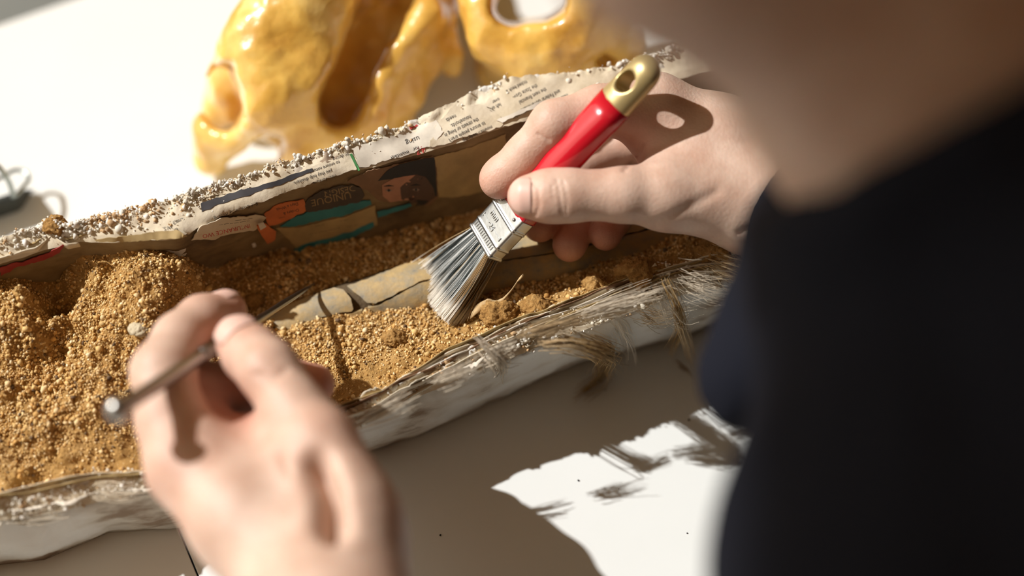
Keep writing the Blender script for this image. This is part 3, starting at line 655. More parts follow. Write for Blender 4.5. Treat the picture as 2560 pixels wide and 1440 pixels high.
lump('pebble', 347, 824, .0034, 11, M['pebble'], 'flat pale grey pebble left of the index finger', 'pebble', None, .5, .2)
lump('soil_clod', 140, 566, .0040, 12, M['clod'], 'small orange soil clod stuck on the far rim at the left', 'soil clod', 'soil clods', z=.0685)

# ------------------------------------------------------------------ fossil bone
fb = thing('fossil_bone', tuple(pixz(1000, 740, .03)), 'cracked tan and grey fossil long bone lying half buried under the brush', 'fossil bone')
AX = np.array([pixz(x, y, z) for x, y, z in [(610,855,.020),(780,790,.025),(950,745,.028),(1150,705,.030),(1400,640,.032),(1700,560,.034),(1960,490,.034)]])
S = spline(AX, 90); rr = np.interp(np.linspace(0, 1, 90), [0, .12, .3, .6, 1], [.006, .0085, .0105, .0115, .012])
Vb, Qb, _, _ = tubes([S], [rr], 28)
Vb[:, 2] = S.repeat(28, 0)[:, 2] + (Vb[:, 2] - S.repeat(28, 0)[:, 2]) * .95
Vb += normals(Vb, Qb) * (.0006 * fbm(Vb, 60, 8, 3))[:, None]
put('bone_core', mesh_np('bone_core', Vb, Qb), M['bone_core'], fb)
BB = BVHTree.FromPolygons(Vb.tolist(), Qb.tolist())
frags = [[(640,838),(665,803),(720,771),(780,742),(838,722),(862,727),(878,748),(884,772),(878,778),(850,782),(800,795),(740,815),(690,833)],
 [(735,830),(805,798),(880,781),(906,772),(903,790),(880,800),(850,806),(790,824)],
 [(868,719),(930,698),(1000,672),(1080,650),(1230,612),(1400,572),(1550,535),(1700,495),(1900,440),(1900,500),(1700,552),(1560,588),(1400,630),(1240,655),(1150,678),(1050,705),(1008,727),(985,738),(940,759),(920,757),(892,738)],
 [(921,768),(945,762),(990,741),(1050,709),(1150,681),(1240,658),(1400,633),(1560,591),(1700,555),(1900,504),(1890,570),(1640,640),(1500,672),(1400,695),(1230,752),(1130,785),(1060,799),(1000,800),(960,787)]]
for i, f in enumerate(frags):
    sheet('bone_fragment', f, M['bone'], BB, .0012, fb, thick=.0024, g=10, step=8, amp=2.2, seed=200 + i)
# curled dry strip
st = spline([pixz(1180,782,.042), pixz(1205,765,.046), pixz(1250,755,.046), pixz(1275,730,.049), pixz(1300,695,.053), pixz(1308,688,.056)], 26)
wv = np.interp(np.linspace(0, 1, 26), [0, .3, .6, .85, 1], [.0026, .0020, .0009, .0012, .0002])
sd = np.array([.35, .75, .5]); ZV = np.stack([st - sd * wv[:, None], st + [0, 0, .0006], st + sd * wv[:, None] + fbm(st, 400, 2, 2)[:, None] * .0006], 1).reshape(-1, 3)
o = tag(put('dry_strip', mesh_np('dry_strip', ZV, grid_faces(26, 3)), M['leaf']), 'thin curled dry strip of paper standing up from the soil by the bristles', 'paper strip')
s = o.modifiers.new('thickness', 'SOLIDIFY'); s.thickness = .0004
for x, y, r, lb in [(1722,1050,.0005,'dark soil crumb on the shaded table just above the sunlit patch'),(1446,1201,.0004,'dark soil crumb near the left corner of the sunlit patch'),(1101,1338,.0004,'lone dark soil crumb on the shaded table beside the left wrist'),
    (1513,975,.0003,'fine soil crumb on the shaded table beside the hanging burlap tuft'),(1547,1222,.0002,'very faint soil crumb near the middle of the sunlit patch'),(1718,1333,.0003,'soil crumb low in the sunlit patch beside the jumper')]:
    c = pixz(x, y, r * .4); bm = bmesh.new(); bmesh.ops.create_icosphere(bm, subdivisions=2, radius=r)
    for v in bm.verts: v.co = v.co * random.uniform(.8, 1.1)
    me = bpy.data.meshes.new('soil_crumb'); bm.to_mesh(me); bm.free(); o = put('soil_crumb', me, M['ink']); o.location = c
    tag(o, lb, 'crumb', 'crumbs on the tabletop')
# ------------------------------------------------------------------ paint brush
ba = camdir(.645, .675, .36); ba /= np.linalg.norm(ba)
bw = camdir(.416, -.704, .576); bw -= ba * (bw @ ba); bw /= np.linalg.norm(bw)
bn = np.cross(bw, ba)
if bn @ -CW < 0: bn = -bn
BO = pix(1196, 604, .531) - bn * .0035
br = thing('paint_brush', tuple(BO - ba * .031), 'small flat paint brush with red handle and gold tip held in the right hand', 'paint brush')
def bp(s, u, v): return BO + ba * (s * .001 * (.95 if s > 0 else 1)) + bw * (u * .001) + bn * (v * .001)
def bloft(name, secs, material, parent, n=40, p=2.0, caps=True):
    an = np.arange(n) / n * 2 * math.pi; rows = []
    for sct in secs:
        s, hw, hn = sct[:3]; pp = sct[3] if len(sct) > 3 else p
        c = np.sign(np.cos(an)) * np.abs(np.cos(an)) ** (2 / pp); q = np.sign(np.sin(an)) * np.abs(np.sin(an)) ** (2 / pp)
        rows.append([bp(s, hw * c[i], hn * q[i]) for i in range(n)])
    Vv = np.array(rows).reshape(-1, 3); m = len(secs); F = []
    for i in range(m - 1):
        for j in range(n): F.append([i * n + j, i * n + (j + 1) % n, (i + 1) * n + (j + 1) % n, (i + 1) * n + j])
    if caps: F.append(list(range(n))[::-1]); F.append([(m - 1) * n + j for j in range(n)])
    me = mesh_np(name, Vv, F); bm = bmesh.new(); bm.from_mesh(me); bmesh.ops.recalc_face_normals(bm, faces=bm.faces); bm.to_mesh(me); bm.free()
    return put(name, me, material, parent)
fs = []
for s in np.linspace(0, 20.4, 70):
    r = 0
    for c, w_, h in ((.8, .7, .40), (5.4, .4, .28), (14.6, .3, .26), (15.6, .3, .22)): r += h * math.exp(-((s - c) / w_) ** 4)
    fs.append((s, 9.1 + r, 3.55 + r, 9))
fer = bloft('ferrule', fs, M['steel'], br, 64); fer['label'] = 'shiny nickel ferrule with embossed bands'
def bbox_local(name, s0, s1, u0, u1, v0, v1, material, parent):
    c = [bp(s, u, v) for s in (s0, s1) for u in (u0, u1) for v in (v0, v1)]
    F = [[0, 1, 3, 2], [4, 6, 7, 5], [0, 4, 5, 1], [2, 3, 7, 6], [0, 2, 6, 4], [1, 5, 7, 3]]
    me = mesh_np(name, c, F, False); bm = bmesh.new(); bm.from_mesh(me); bmesh.ops.recalc_face_normals(bm, faces=bm.faces); bmesh.ops.bevel(bm, geom=bm.edges[:], offset=.00012, segments=2, affect='EDGES'); bm.to_mesh(me); bm.free()
    return put(name, me, material, parent)
for k in range(12):
    u = -7.0 + k * 1.27; bbox_local('embossed_bar', 2.5, 4.5, u - .28, u + .28, 3.3, 3.85, M['steel'], fer)
for u in (-5.6, 5.6):
    bm = bmesh.new(); bmesh.ops.create_uvsphere(bm, u_segments=12, v_segments=8, radius=.00075); me = bpy.data.meshes.new('nail_head'); bm.to_mesh(me); bm.free()
    me.transform(Matrix.Translation(bp(18.1, u, 3.6))); put('nail_head', me, M['steel'], fer)
def emboss(txt, s, u, size, rot=0):
    cu = bpy.data.curves.new('t', 'FONT'); cu.body = txt; cu.size = size; cu.extrude = .0003 * 1000; cu.align_x = 'CENTER'; cu.bevel_depth = .06
    ob = bpy.data.objects.new('t', cu); me = bpy.data.meshes.new_from_object(ob); bpy.data.objects.remove(ob)
    co = np.array([v.co for v in me.vertices])
    # text runs along the width, its top towards the handle
    W = np.array([bp(s + c[1], u + c[0], 3.55 + c[2]) for c in co]); me.vertices.foreach_set('co', W.astype(np.float32).ravel()); me.update()
    return put('embossed_mark', me, M['steel'], fer)
emboss('mm', 10.9, -2.6, 3.6)
for u0, u1, s in ((-7.2, -2.2, 8.4), (2.0, 7.0, 8.4)):
    bbox_local('embossed_bar', s - .22, s + .22, u0, u1, 3.4, 3.95, M['steel'], fer)
    e = u0 if u0 < -3 else u1; bbox_local('embossed_bar', s - .9, s + .9, e - .25, e + .25, 3.4, 3.9, M['steel'], fer)
emboss('25', 7.0, 0, 3.4)
bloft('handle', [(18.4, 8.8, 3.5, 7), (20.4, 9.0, 3.6, 7), (21.0, 9.3, 4.2, 6), (24, 8.9, 5.0, 4), (28, 7.5, 5.9, 3), (34, 7.2, 6.5, 2.4), (45, 6.9, 6.4, 2.2), (58, 7.0, 6.1, 2.2), (70, 7.3, 5.7, 2.3), (77.3, 7.5, 5.4, 2.4)], M['red'], br, 48)['label'] = 'glossy red handle'
SB = SDF((0.074, -.0090, -.0068), (.1020, .0090, .0068), .00035)      # gold tip in brush axes
SB.cone((.078, 0, 0), .0075, (.0925, 0, 0), .0068, .0005, flat=((0, 0, 1), .74))
sl, X, Y, Z = SB.slab((-1, -1, -1), (1, 1, 1)); SB.F[sl] = np.maximum(SB.F[sl], .0768 - X + 0 * Y + 0 * Z)
SB.cone((.0872, 0, -.02), .0036, (.0872, 0, .02), .0036, .0014, 'sub'); SB.cone((.0856, 0, -.02), .0035, (.0856, 0, .02), .0035, .0014, 'sub')
Vg_, Qg_ = SB.mesh(); Vg_ = BO + Vg_[:, :1] * .95 * ba + Vg_[:, 1:2] * bw + Vg_[:, 2:] * bn
if np.linalg.det(np.array([ba, bw, bn])) < 0: Qg_ = Qg_[:, ::-1]
put('handle_tip', mesh_np('handle_tip', relax(Vg_, Qg_, 2), Qg_), M['gold'], br)['label'] = 'dull gold tip with hanging hole'
paths = []; cols = []; hr = np.random.default_rng(5)
for k in range(1900):
    u, v = hr.uniform(-1, 1), hr.uniform(-1, 1); t = np.linspace(0, 1, 8)
    spread = 13.2 * u + hr.normal(0, .7) + 1.2; ln = 31 * (1.02 - .07 * u * u) + hr.normal(0, .5) - (abs(v) * .8)
    if hr.random() < .02: spread *= 1.25
    uu = 7.9 * u * (1 - t) + spread * t + 1.1 * math.copysign(1, u) * abs(u) * np.sin(math.pi * t); vv = v * 3.0 + (v * .9 + 2.5 * max(0, -u) - .6) * t ** 2 + hr.normal(0, .25) * t
    paths.append(np.array([bp(-ln * a + .6 * (1 - a), x, y) for a, x, y in zip(t, uu, vv)]))
    dk = .34 + .30 * math.sin(u * 23 + v * 2) ; pr_ = [max(.05, dk), .14, max(.05, .62 - dk - .06), .18, .06]; pr_ = np.array(pr_) / sum(pr_)
    c = [(.025, .035, .035), (.22, .25, .25), (.66, .67, .64), (.36, .38, .37), (.50, .36, .18)][hr.choice(5, p=pr_)]
    if u > .72 and hr.random() < .6: c = (.34, .21, .09)
    cols.append(np.array(c) * hr.uniform(.8, 1.2))
Vh, Qh, pi_, th = tubes(paths, [np.linspace(.00013, .00009, 8)] * len(paths), 3)
tipw = np.clip((th - .66 - .10 * hr.random(len(paths))[pi_]) / .1, 0, 1)[:, None]
me = mesh_np('bristles', Vh, Qh); setcol(me, 'Col', np.array(cols)[pi_] * (1 - tipw) + np.array([.90, .84, .73]) * tipw)
o = put('bristles', me, M['bristle'], br); o['kind'] = 'stuff'; o['label'] = 'dark and white striped bristles with creamy tips'
tube_obj('stray_bristle', [bp(0, 7.8, -1), bp(-10, 11, -1.5), bp(-24, 17, -3)], [.00012, .00008], M['leaf'], br, 4, 10)

# ------------------------------------------------------------------ probe
pa = pix(297, 1023, .426); pb = pix(786, 709, .548)
def pl(t): return pa + (pb - pa) * t
pr = thing('dental_probe', tuple(pb), 'slender steel dental probe pinched in the left hand, its point in the sand', 'probe')
tube_obj('probe_shaft', [pl(.02), pl(.3), pl(.55)], [.0025, .0025, .0025], M['probe'], pr, 16)
for k in range(10):
    tube_obj('knurl_ring', [pl(.36 + k * .012), pl(.366 + k * .012)], [.00295, .00295], M['probe'], pr, 16, 4)
tube_obj('probe_point', [pl(.53), pl(.6), pl(.72), pl(.88), pl(.96), pl(1.0)], [.0024, .0017, .0013, .0013, .0010, .0003], M['probe'], pr, 12, 40)
SB = SDF(pa - .007, pa + .007, .0005); SB.ell(pa, (.0041, .0041, .0041)); Vx, Qx = SB.mesh(); put('end_knob', mesh_np('end_knob', Vx, Qx), M['probe'], pr)

# ------------------------------------------------------------------ person
def J(L_): return [(pix(x, y, d), r * .001) for x, y, d, r in L_]
def hand(palm, fingers, lo, hi, vox, kp=.012, kf=.008, grooves=()):
    allp = [p for c in palm + fingers for p, _ in c]; allp = np.array(allp)
    G_ = SDF(allp.min(0) - .026, allp.max(0) + .026, vox)
    for c in palm: G_.chain(c, kp)
    web = None
    for f in fingers:
        g = G_.fresh(); g.chain(f, .0035)
        if web is None: web = g
        else: web.merge(g, .0012)
    G_.merge(web, kf)
    Vv, Qq = G_.mesh(); Vv = relax(Vv, Qq, 3, .5); return Vv, Qq
def dent(Vv, Qq, polylines):
    """fine creases: pressed along lines given in photo pixels on the visible side"""
    Nn_ = normals(Vv, Qq); x, y, d = proj(Vv); facing = (Nn_ @ -CW) > .1
    for pts, wpx, dep in polylines:
        pts = np.array(pts, float); best = np.full(len(Vv), 1e9)
        for p, q in zip(pts[:-1], pts[1:]):
            e = q - p; t = np.clip(((x - p[0]) * e[0] + (y - p[1]) * e[1]) / (e @ e), 0, 1); best = np.minimum(best, np.hypot(x - p[0] - t * e[0], y - p[1] - t * e[1]))
        Vv = Vv - Nn_ * (facing * dep * np.exp(-(best / wpx) ** 2))[:, None]
    return Vv
def redness(Vv, pts):
    r = np.zeros(len(Vv))
    for p, rad, s in pts: r = np.maximum(r, s * np.exp(-(np.linalg.norm(Vv - p, axis=1) / rad) ** 2))
    return r
# right hand
def JR(L_): return J([(x, y, d + .015, r * 1.03) for x, y, d, r in L_])
def JL(L_): return J([(x, y, d + .002, r) for x, y, d, r in L_])
R_thumb = JR([(1880, 500, .505, 17), (1665, 487, .497, 11.0), (1560, 487, .494, 9.3), (1420, 489, .494, 8.9), (1370, 490, .495, 8.9), (1322, 492, .497, 7.6)])
R_index = JR([(1640, 268, .512, 11.5), (1500, 278, .507, 9.0), (1385, 312, .504, 8.3), (1315, 390, .508, 7.4), (1258, 440, .512, 7.0), (1246, 450, .513, 6.8)])
R_mid = JR([(1690, 320, .532, 11.5), (1560, 352, .549, 8.6), (1455, 412, .548, 8.0), (1390, 505, .533, 7.4), (1350, 562, .528, 6.6)])
R_ring = JR([(1735, 360, .542, 11), (1620, 405, .553, 8.4), (1530, 460, .553, 8.0), (1450, 550, .536, 7.2), (1424, 612, .525, 6.4)])
R_lit = JR([(1780, 410, .552, 10), (1680, 450, .556, 7.4), (1600, 490, .556, 7.0), (1535, 548, .537, 6.2), (1514, 588, .525, 5.8)])
R_palm = [JR([(1640, 275, .516, 11.5), (1800, 370, .516, 17), (2020, 500, .515, 20)]), JR([(1700, 330, .532, 12), (1840, 420, .530, 17), (2030, 520, .522, 19)]),
          JR([(1775, 400, .548, 12), (1880, 470, .543, 16), (2040, 540, .530, 18)]), JR([(1880, 500, .508, 16), (1760, 440, .512, 13), (1640, 340, .514, 9)]),
          JR([(1900, 515, .508, 15.5), (2020, 510, .512, 19), (2150, 560, .515, 24), (2420, 660, .52, 33)]), JR([(1665, 490, .500, 10.5), (1720, 420, .512, 9), (1690, 350, .516, 9)])]
RV, RQ = hand(R_palm, [R_thumb, R_index, R_mid, R_ring, R_lit], 0, 0, .0008)
RV = dent(RV, RQ, [([(1392, 450), (1400, 490), (1405, 535)], 3.5, .0005), ([(1408, 455), (1418, 500), (1414, 535)], 3.5, .0004), ([(1380, 460), (1385, 500)], 3, .0003),
                   ([(1345, 335), (1372, 352)], 4, .0006), ([(1560, 425), (1590, 395), (1605, 360)], 6, .0007), ([(1640, 560), (1720, 520), (1790, 480)], 14, .0006), ([(1850, 580), (1900, 560), (1960, 520)], 9, .0007),
                   ([(1283, 470), (1282, 500), (1290, 528), (1318, 541), (1340, 538), (1348, 515), (1346, 470), (1335, 459), (1300, 458)], 4, .0004)])
# left hand
L_thumb = JL([(880, 1330, .432, 14), (800, 1110, .444, 10.8), (735, 1020, .452, 9.6), (672, 925, .460, 9.8), (630, 886, .468, 9.4), (602, 858, .473, 8.4)])
L_index = JL([(478, 1160, .450, 13), (430, 1050, .456, 11.2), (408, 930, .464, 10.2), (450, 848, .475, 8.8), (505, 800, .484, 8.3), (566, 778, .492, 7.2)])
L_mid = JL([(560, 1180, .462, 13), (500, 1060, .474, 10), (490, 980, .482, 9.6), (600, 955, .492, 8.6), (720, 955, .494, 8.2), (788, 960, .492, 7.0)])
L_ring = JL([(650, 1210, .472, 12), (590, 1120, .490, 9.6), (570, 1060, .498, 9), (660, 1020, .505, 8), (740, 1010, .505, 7)])
L_lit = JL([(720, 1240, .480, 11), (670, 1170, .498, 8.4), (650, 1120, .506, 8), (720, 1080, .510, 7), (770, 1060, .510, 6)])
L_palm = [JL([(480, 1165, .450, 13), (610, 1290, .440, 15), (770, 1440, .428, 17)]), JL([(560, 1185, .460, 13), (670, 1300, .448, 16), (800, 1440, .432, 18)]),
          JL([(650, 1215, .470, 13), (740, 1320, .458, 16), (840, 1450, .438, 18)]), JL([(790, 1120, .446, 10.5), (868, 1290, .434, 13), (880, 1400, .428, 13.5)]),
          JL([(680, 1180, .452, 9), (760, 1240, .446, 13), (830, 1350, .436, 15)]), JL([(700, 1120, .456, 6), (620, 1170, .456, 9)]), JL([(800, 1120, .460, 9), (715, 1105, .474, 11), (640, 1160, .470, 12)]),
          JL([(770, 1440, .428, 17), (800, 1560, .413, 19), (850, 1900, .365, 26)]), JL([(860, 1440, .428, 15), (860, 1560, .413, 19), (900, 1900, .365, 26)])]
LV, LQ = hand(L_palm, [L_thumb, L_index, L_mid, L_ring, L_lit], 0, 0, .0010)
LV = dent(LV, LQ, [([(640, 935), (680, 950), (715, 925)], 7, .0007), ([(795, 1165), (820, 1230), (832, 1310)], 34, .0095), ([(700, 1130), (720, 1180)], 9, .0009)])

# head, neck, shoulders and arms (mostly outside the frame or under the jumper)
hu = camdir(-.60, .72, .34); hu /= np.linalg.norm(hu)
hf = camdir(-.72, -.60, -.22); hf -= hu * (hf @ hu); hf /= np.linalg.norm(hf); hs = np.cross(hf, hu)      # hs: towards one ear
chin = pix(1660, 110, .292)
HC = chin + hu * .125 - hf * .070
def hp(f, u, s): return HC + hf * f + hu * u + hs * s
nb = pix(2530, 120, .335)
SH = SDF(np.minimum(HC, nb) - .17, np.maximum(HC, nb) + .17, .003)
ax3 = [hf, hu, hs]
SH.ell(hp(-.015, .035, 0), (.097, .082, .074), ax3); SH.ell(hp(.02, -.01, 0), (.070, .095, .064), ax3, .03)
SH.cone(hp(.058, -.105, 0), .015, hp(.030, -.085, .040), .014, .02); SH.cone(hp(.058, -.105, 0), .015, hp(.030, -.085, -.040), .014, .02)
SH.cone(hp(.030, -.085, .040), .014, hp(-.02, -.045, .058), .014, .02); SH.cone(hp(.030, -.085, -.040), .014, hp(-.02, -.045, -.058), .014, .02)
SH.cone(hp(.085, .03, 0), .008, hp(.112, -.018, 0), .011, .012); SH.ell(hp(.100, -.022, .012), (.010, .007, .009), ax3, .006); SH.ell(hp(.100, -.022, -.012), (.010, .007, .009), ax3, .006)
SH.ell(hp(.090, -.052, 0), (.010, .006, .022), ax3, .008); SH.ell(hp(.088, -.066, 0), (.010, .006, .020), ax3, .008); SH.cone(hp(.098, -.059, -.02), .0022, hp(.098, -.059, .02), .0022, .004, 'sub')
for s_ in (-1, 1):
    SH.ell(hp(.086, .022, s_ * .031), (.012, .011, .016), ax3, .012, 'sub'); SH.ell(hp(-.008, -.005, s_ * .072), (.020, .032, .010), ax3, .006); SH.ell(hp(.000, -.004, s_ * .083), (.010, .018, .006), ax3, .006, 'sub')
SH.cone(hp(.078, .042, -.04), .008, hp(.078, .042, .04), .008, .014)
nt = hp(-.015, -.055, 0); SH.cone(nt, .056, nb, .056, .03); SH.cone(hp(.045, -.100, 0), .018, pix(2290, 180, .325), .034, .03)
HV, HQ = SH.mesh(); HV = relax(HV, HQ, 2)
lw = pix(850, 1900, .365); le = np.array([.03, -.11, .16]); ls = np.array([.25, -.04, .24]); rs = pix(2900, 300, .42); re = np.array([.40, .36, .06]); rw = pix(2420, 660, .52)
SA = SDF((-.14, -.24, -.45), (.78, .58, .42), .006)
SA.chain([(lw, .026), (le, .040), (ls, .052)], .02); SA.chain([(rw, .033), (re, .040), (rs, .052)], .02)
pel = np.array([.56, .02, -.30]); SA.chain([(nb, .045), ((ls + rs) / 2 + [.06, 0, -.05], .07), (pel, .10)], .03); SA.chain([(ls, .045), (nb, .035), (rs, .045)], .03)
AV, AQ = SA.mesh(); AV = relax(AV, AQ, 2)
offs = np.cumsum([0, len(RV), len(LV), len(HV)])
PV = np.concatenate([RV, LV, HV, AV]); PQ = np.concatenate([RQ, LQ + offs[1], HQ + offs[2], AQ + offs[3]])
me = mesh_np('person', PV, PQ)
tips = [(f[-1][0], .011, .55) for f in (R_thumb, R_index)] + [(f[-1][0], .014, .75) for f in (R_mid, R_ring, R_lit)] + [(R_index[2][0], .012, .25), (R_palm[-1][1][0], .014, .35), (pix(1480, 400, .53), .02, .7)]
tips += [(f[-1][0], .014, .6) for f in (L_thumb, L_index)] + [(f[-1][0], .02, .8) for f in (L_mid, L_ring)] + [(L_index[0][0], .02, .35), (pix(620, 1080, .475), .025, .7), (L_thumb[1][0], .014, .3)]
setf(me, 'red', redness(PV, tips))
person = tag(put('person', me, M['skin']), 'person in a dark navy jumper bending over the plaster jacket, holding brush and probe', 'person')

def nail(tip, axis, nrm, R, ln, half, name='fingernail', back=.0055):
    axis = np.asarray(axis); axis = axis / np.linalg.norm(axis); nrm = nrm - axis * (nrm @ axis); nrm /= np.linalg.norm(nrm); sd = np.cross(axis, nrm)
    nu_, nv_ = 15, 13; rows = []
    for i in range(nu_):
        u = -1 + 2 * i / (nu_ - 1); col = []
        for j in range(nv_):
            v = j / (nv_ - 1); hw = half * math.sqrt(max(0, 1 - max(0, (.18 - v) / .22) ** 2)) * (1 - .45 * max(0, (v - .72) / .28) ** 2)
            ph = u * hw; rad = R * (1 + .05 * (1 - u * u)) - R * .75 * max(0, v - .45) ** 1.6
            col.append(tip + axis * (v * ln - back) + (rad * math.cos(ph)) * nrm + rad * math.sin(ph) * sd)
        rows.append(col)
    Vv = np.array(rows).reshape(-1, 3); F = grid_faces(nu_, nv_); Nn_ = normals(Vv, F)
    if (Nn_ @ nrm).mean() < 0: F = F[:, ::-1]
    o = put(name, mesh_np(name, Vv, F), M['nail'], person); s = o.modifiers.new('thickness', 'SOLIDIFY'); s.thickness = .0007; return o
nail(R_thumb[-1][0], R_thumb[-1][0] - R_thumb[-2][0], camdir(-.10, .0, 1), .0092, .0090, .80, back=.0036)
nail(L_thumb[-1][0], L_thumb[-1][0] - L_thumb[-2][0], camdir(.25, .30, 1), .0098, .0110, .85, back=.0045)
nail(L_index[-1][0], L_index[-1][0] - L_index[-2][0], camdir(-.2, 1, .25), .0074, .009, .8, back=.0036)
for s_ in (-1, 1):
    SE = SDF(hp(.076, .018, s_ * .031) - .015, hp(.076, .018, s_ * .031) + .015, .0012); SE.ell(hp(.076, .018, s_ * .031), (.0115, .0115, .0115)); a_, b_ = SE.mesh(); ey = put('eye', mesh_np('eye', a_, b_), M['eye'], person); ec = hp(.0855, .0165, s_ * .031)
    SE = SDF(ec - .008, ec + .008, .0008); SE.ell(ec, (.0028, .0055, .0055), ax3); a_, b_ = SE.mesh(); put('iris', mesh_np('iris', a_, b_), M['hair'], ey)
SE = SDF(hp(.1, -.06, 0) - .03, hp(.1, -.06, 0) + .03, .0015); SE.ell(hp(.0925, -.054, 0), (.0100, .0048, .0215), ax3, .002); SE.ell(hp(.0905, -.065, 0), (.0100, .005, .0195), ax3, .002); a_, b_ = SE.mesh(); put('lips', mesh_np('lips', relax(a_, b_), b_), M['lip'], person)
SE = SDF(HC - .16, HC + .17, .004); SE.ell(hp(-.025, .048, 0), (.102, .088, .083), ax3); SE.ell(hp(-.07, -.01, 0), (.06, .085, .075), ax3, .03); SE.ell(hp(.105, -.01, 0), (.075, .090, .075), ax3, .02, 'sub'); SE.rough(.003, 60, 4); a_, b_ = SE.mesh(); put('hair', mesh_np('hair', relax(a_, b_), b_), M['hair'], person)

# jumper
SJ = SDF((-.14, -.26, -.46), (.80, .62, .45), .005)
SJ.chain([(pix(890, 1960, .362), .034), (lw + (le - lw) * .25, .040), (le, .050), (ls, .066)], .03)
SJ.chain([(pix(2075, 600, .500), .027), (pix(2200, 640, .505), .034), (rw, .042), (re, .050), (rs, .066)], .03)
SJ.chain([((ls + rs) / 2 + [.05, 0, -.04], .095), (pel, .13)], .05)
SJ.chain([(ls, .066), (nb + (ls - nb) * .42 - hu * .0, .066)], .04); SJ.chain([(rs, .066), (nb + (rs - nb) * .5, .06)], .04)
SJ.chain([(ls, .062), (nb, .052), (rs, .062)], .03); SJ.chain([(nb, .058), ((ls + rs) / 2 + [.06, 0, -.05], .090), (pel, .120)], .03)
# hanging front of the jumper, chest and the fold at its lower corner
SJ.chain([(pix(2250, 640, .37), .022), (pix(2080, 700, .40), .022), (pix(1930, 850, .415), .020), (pix(1860, 960, .415), .014), (pix(1836, 1075, .415), .003)], .006)
SJ.chain([(pix(2420, 700, .36), .040), (pix(2560, 1020, .35), .050), (pix(2500, 1400, .33), .058), (pix(2450, 1800, .31), .06)], .03)
SJ.chain([(pix(2150, 700, .38), .02), (pix(2360, 850, .37), .033)], .01)
nd = (nt - nb) / np.linalg.norm(nt - nb); SJ.chain([(nb + nd * .09, .0605), (nb - nd * .02, .063)], .012); SJ.chain([(nb, .062), (nb - nd * .06, .075)], .03)
cn = camdir(-.59, .80, .05); cn /= np.linalg.norm(cn); cp = pix(2300, 365, .28)                       # collar edge
sl, X, Y, Z_ = SJ.slab((-9, -9, -9), (9, 9, 9)); cd = (X - cp[0]) * cn[0] + (Y - cp[1]) * cn[1] + (Z_ - cp[2]) * cn[2]
ta = (X - nb[0]) * nd[0] + (Y - nb[1]) * nd[1] + (Z_ - nb[2]) * nd[2]
near_neck = (np.sqrt(np.maximum((X - nb[0]) ** 2 + (Y - nb[1]) ** 2 + (Z_ - nb[2]) ** 2 - ta ** 2, 0)) < .078) & (ta > -.05)
SJ.F[sl] = np.where(near_neck, np.maximum(SJ.F[sl], cd), SJ.F[sl]).astype(np.float32)
JV, JQ = SJ.mesh(); JV = relax(JV, JQ, 2); JV += normals(JV, JQ) * (.0022 * fbm(JV, 28, 5, 3))[:, None]
ST = SDF((.10, -.24, -.77), (.80, .36, -.12), .007)
for sy in (-.09, .11): ST.chain([(pel + [0, sy * .6, -.02], .105), (pel + [-.24, sy, -.06], .075), (np.array([pel[0] - .30, pel[1] + sy, -.69]), .05), (np.array([pel[0] - .38, pel[1] + sy, -.71]), .035)], .03)
a_, b_ = ST.mesh(); put('trousers', mesh_np('trousers', relax(a_, b_), b_), M['cloth'], person)
put('jumper', mesh_np('jumper', JV, JQ), M['cloth'], person)['label'] = 'dark navy jumper'
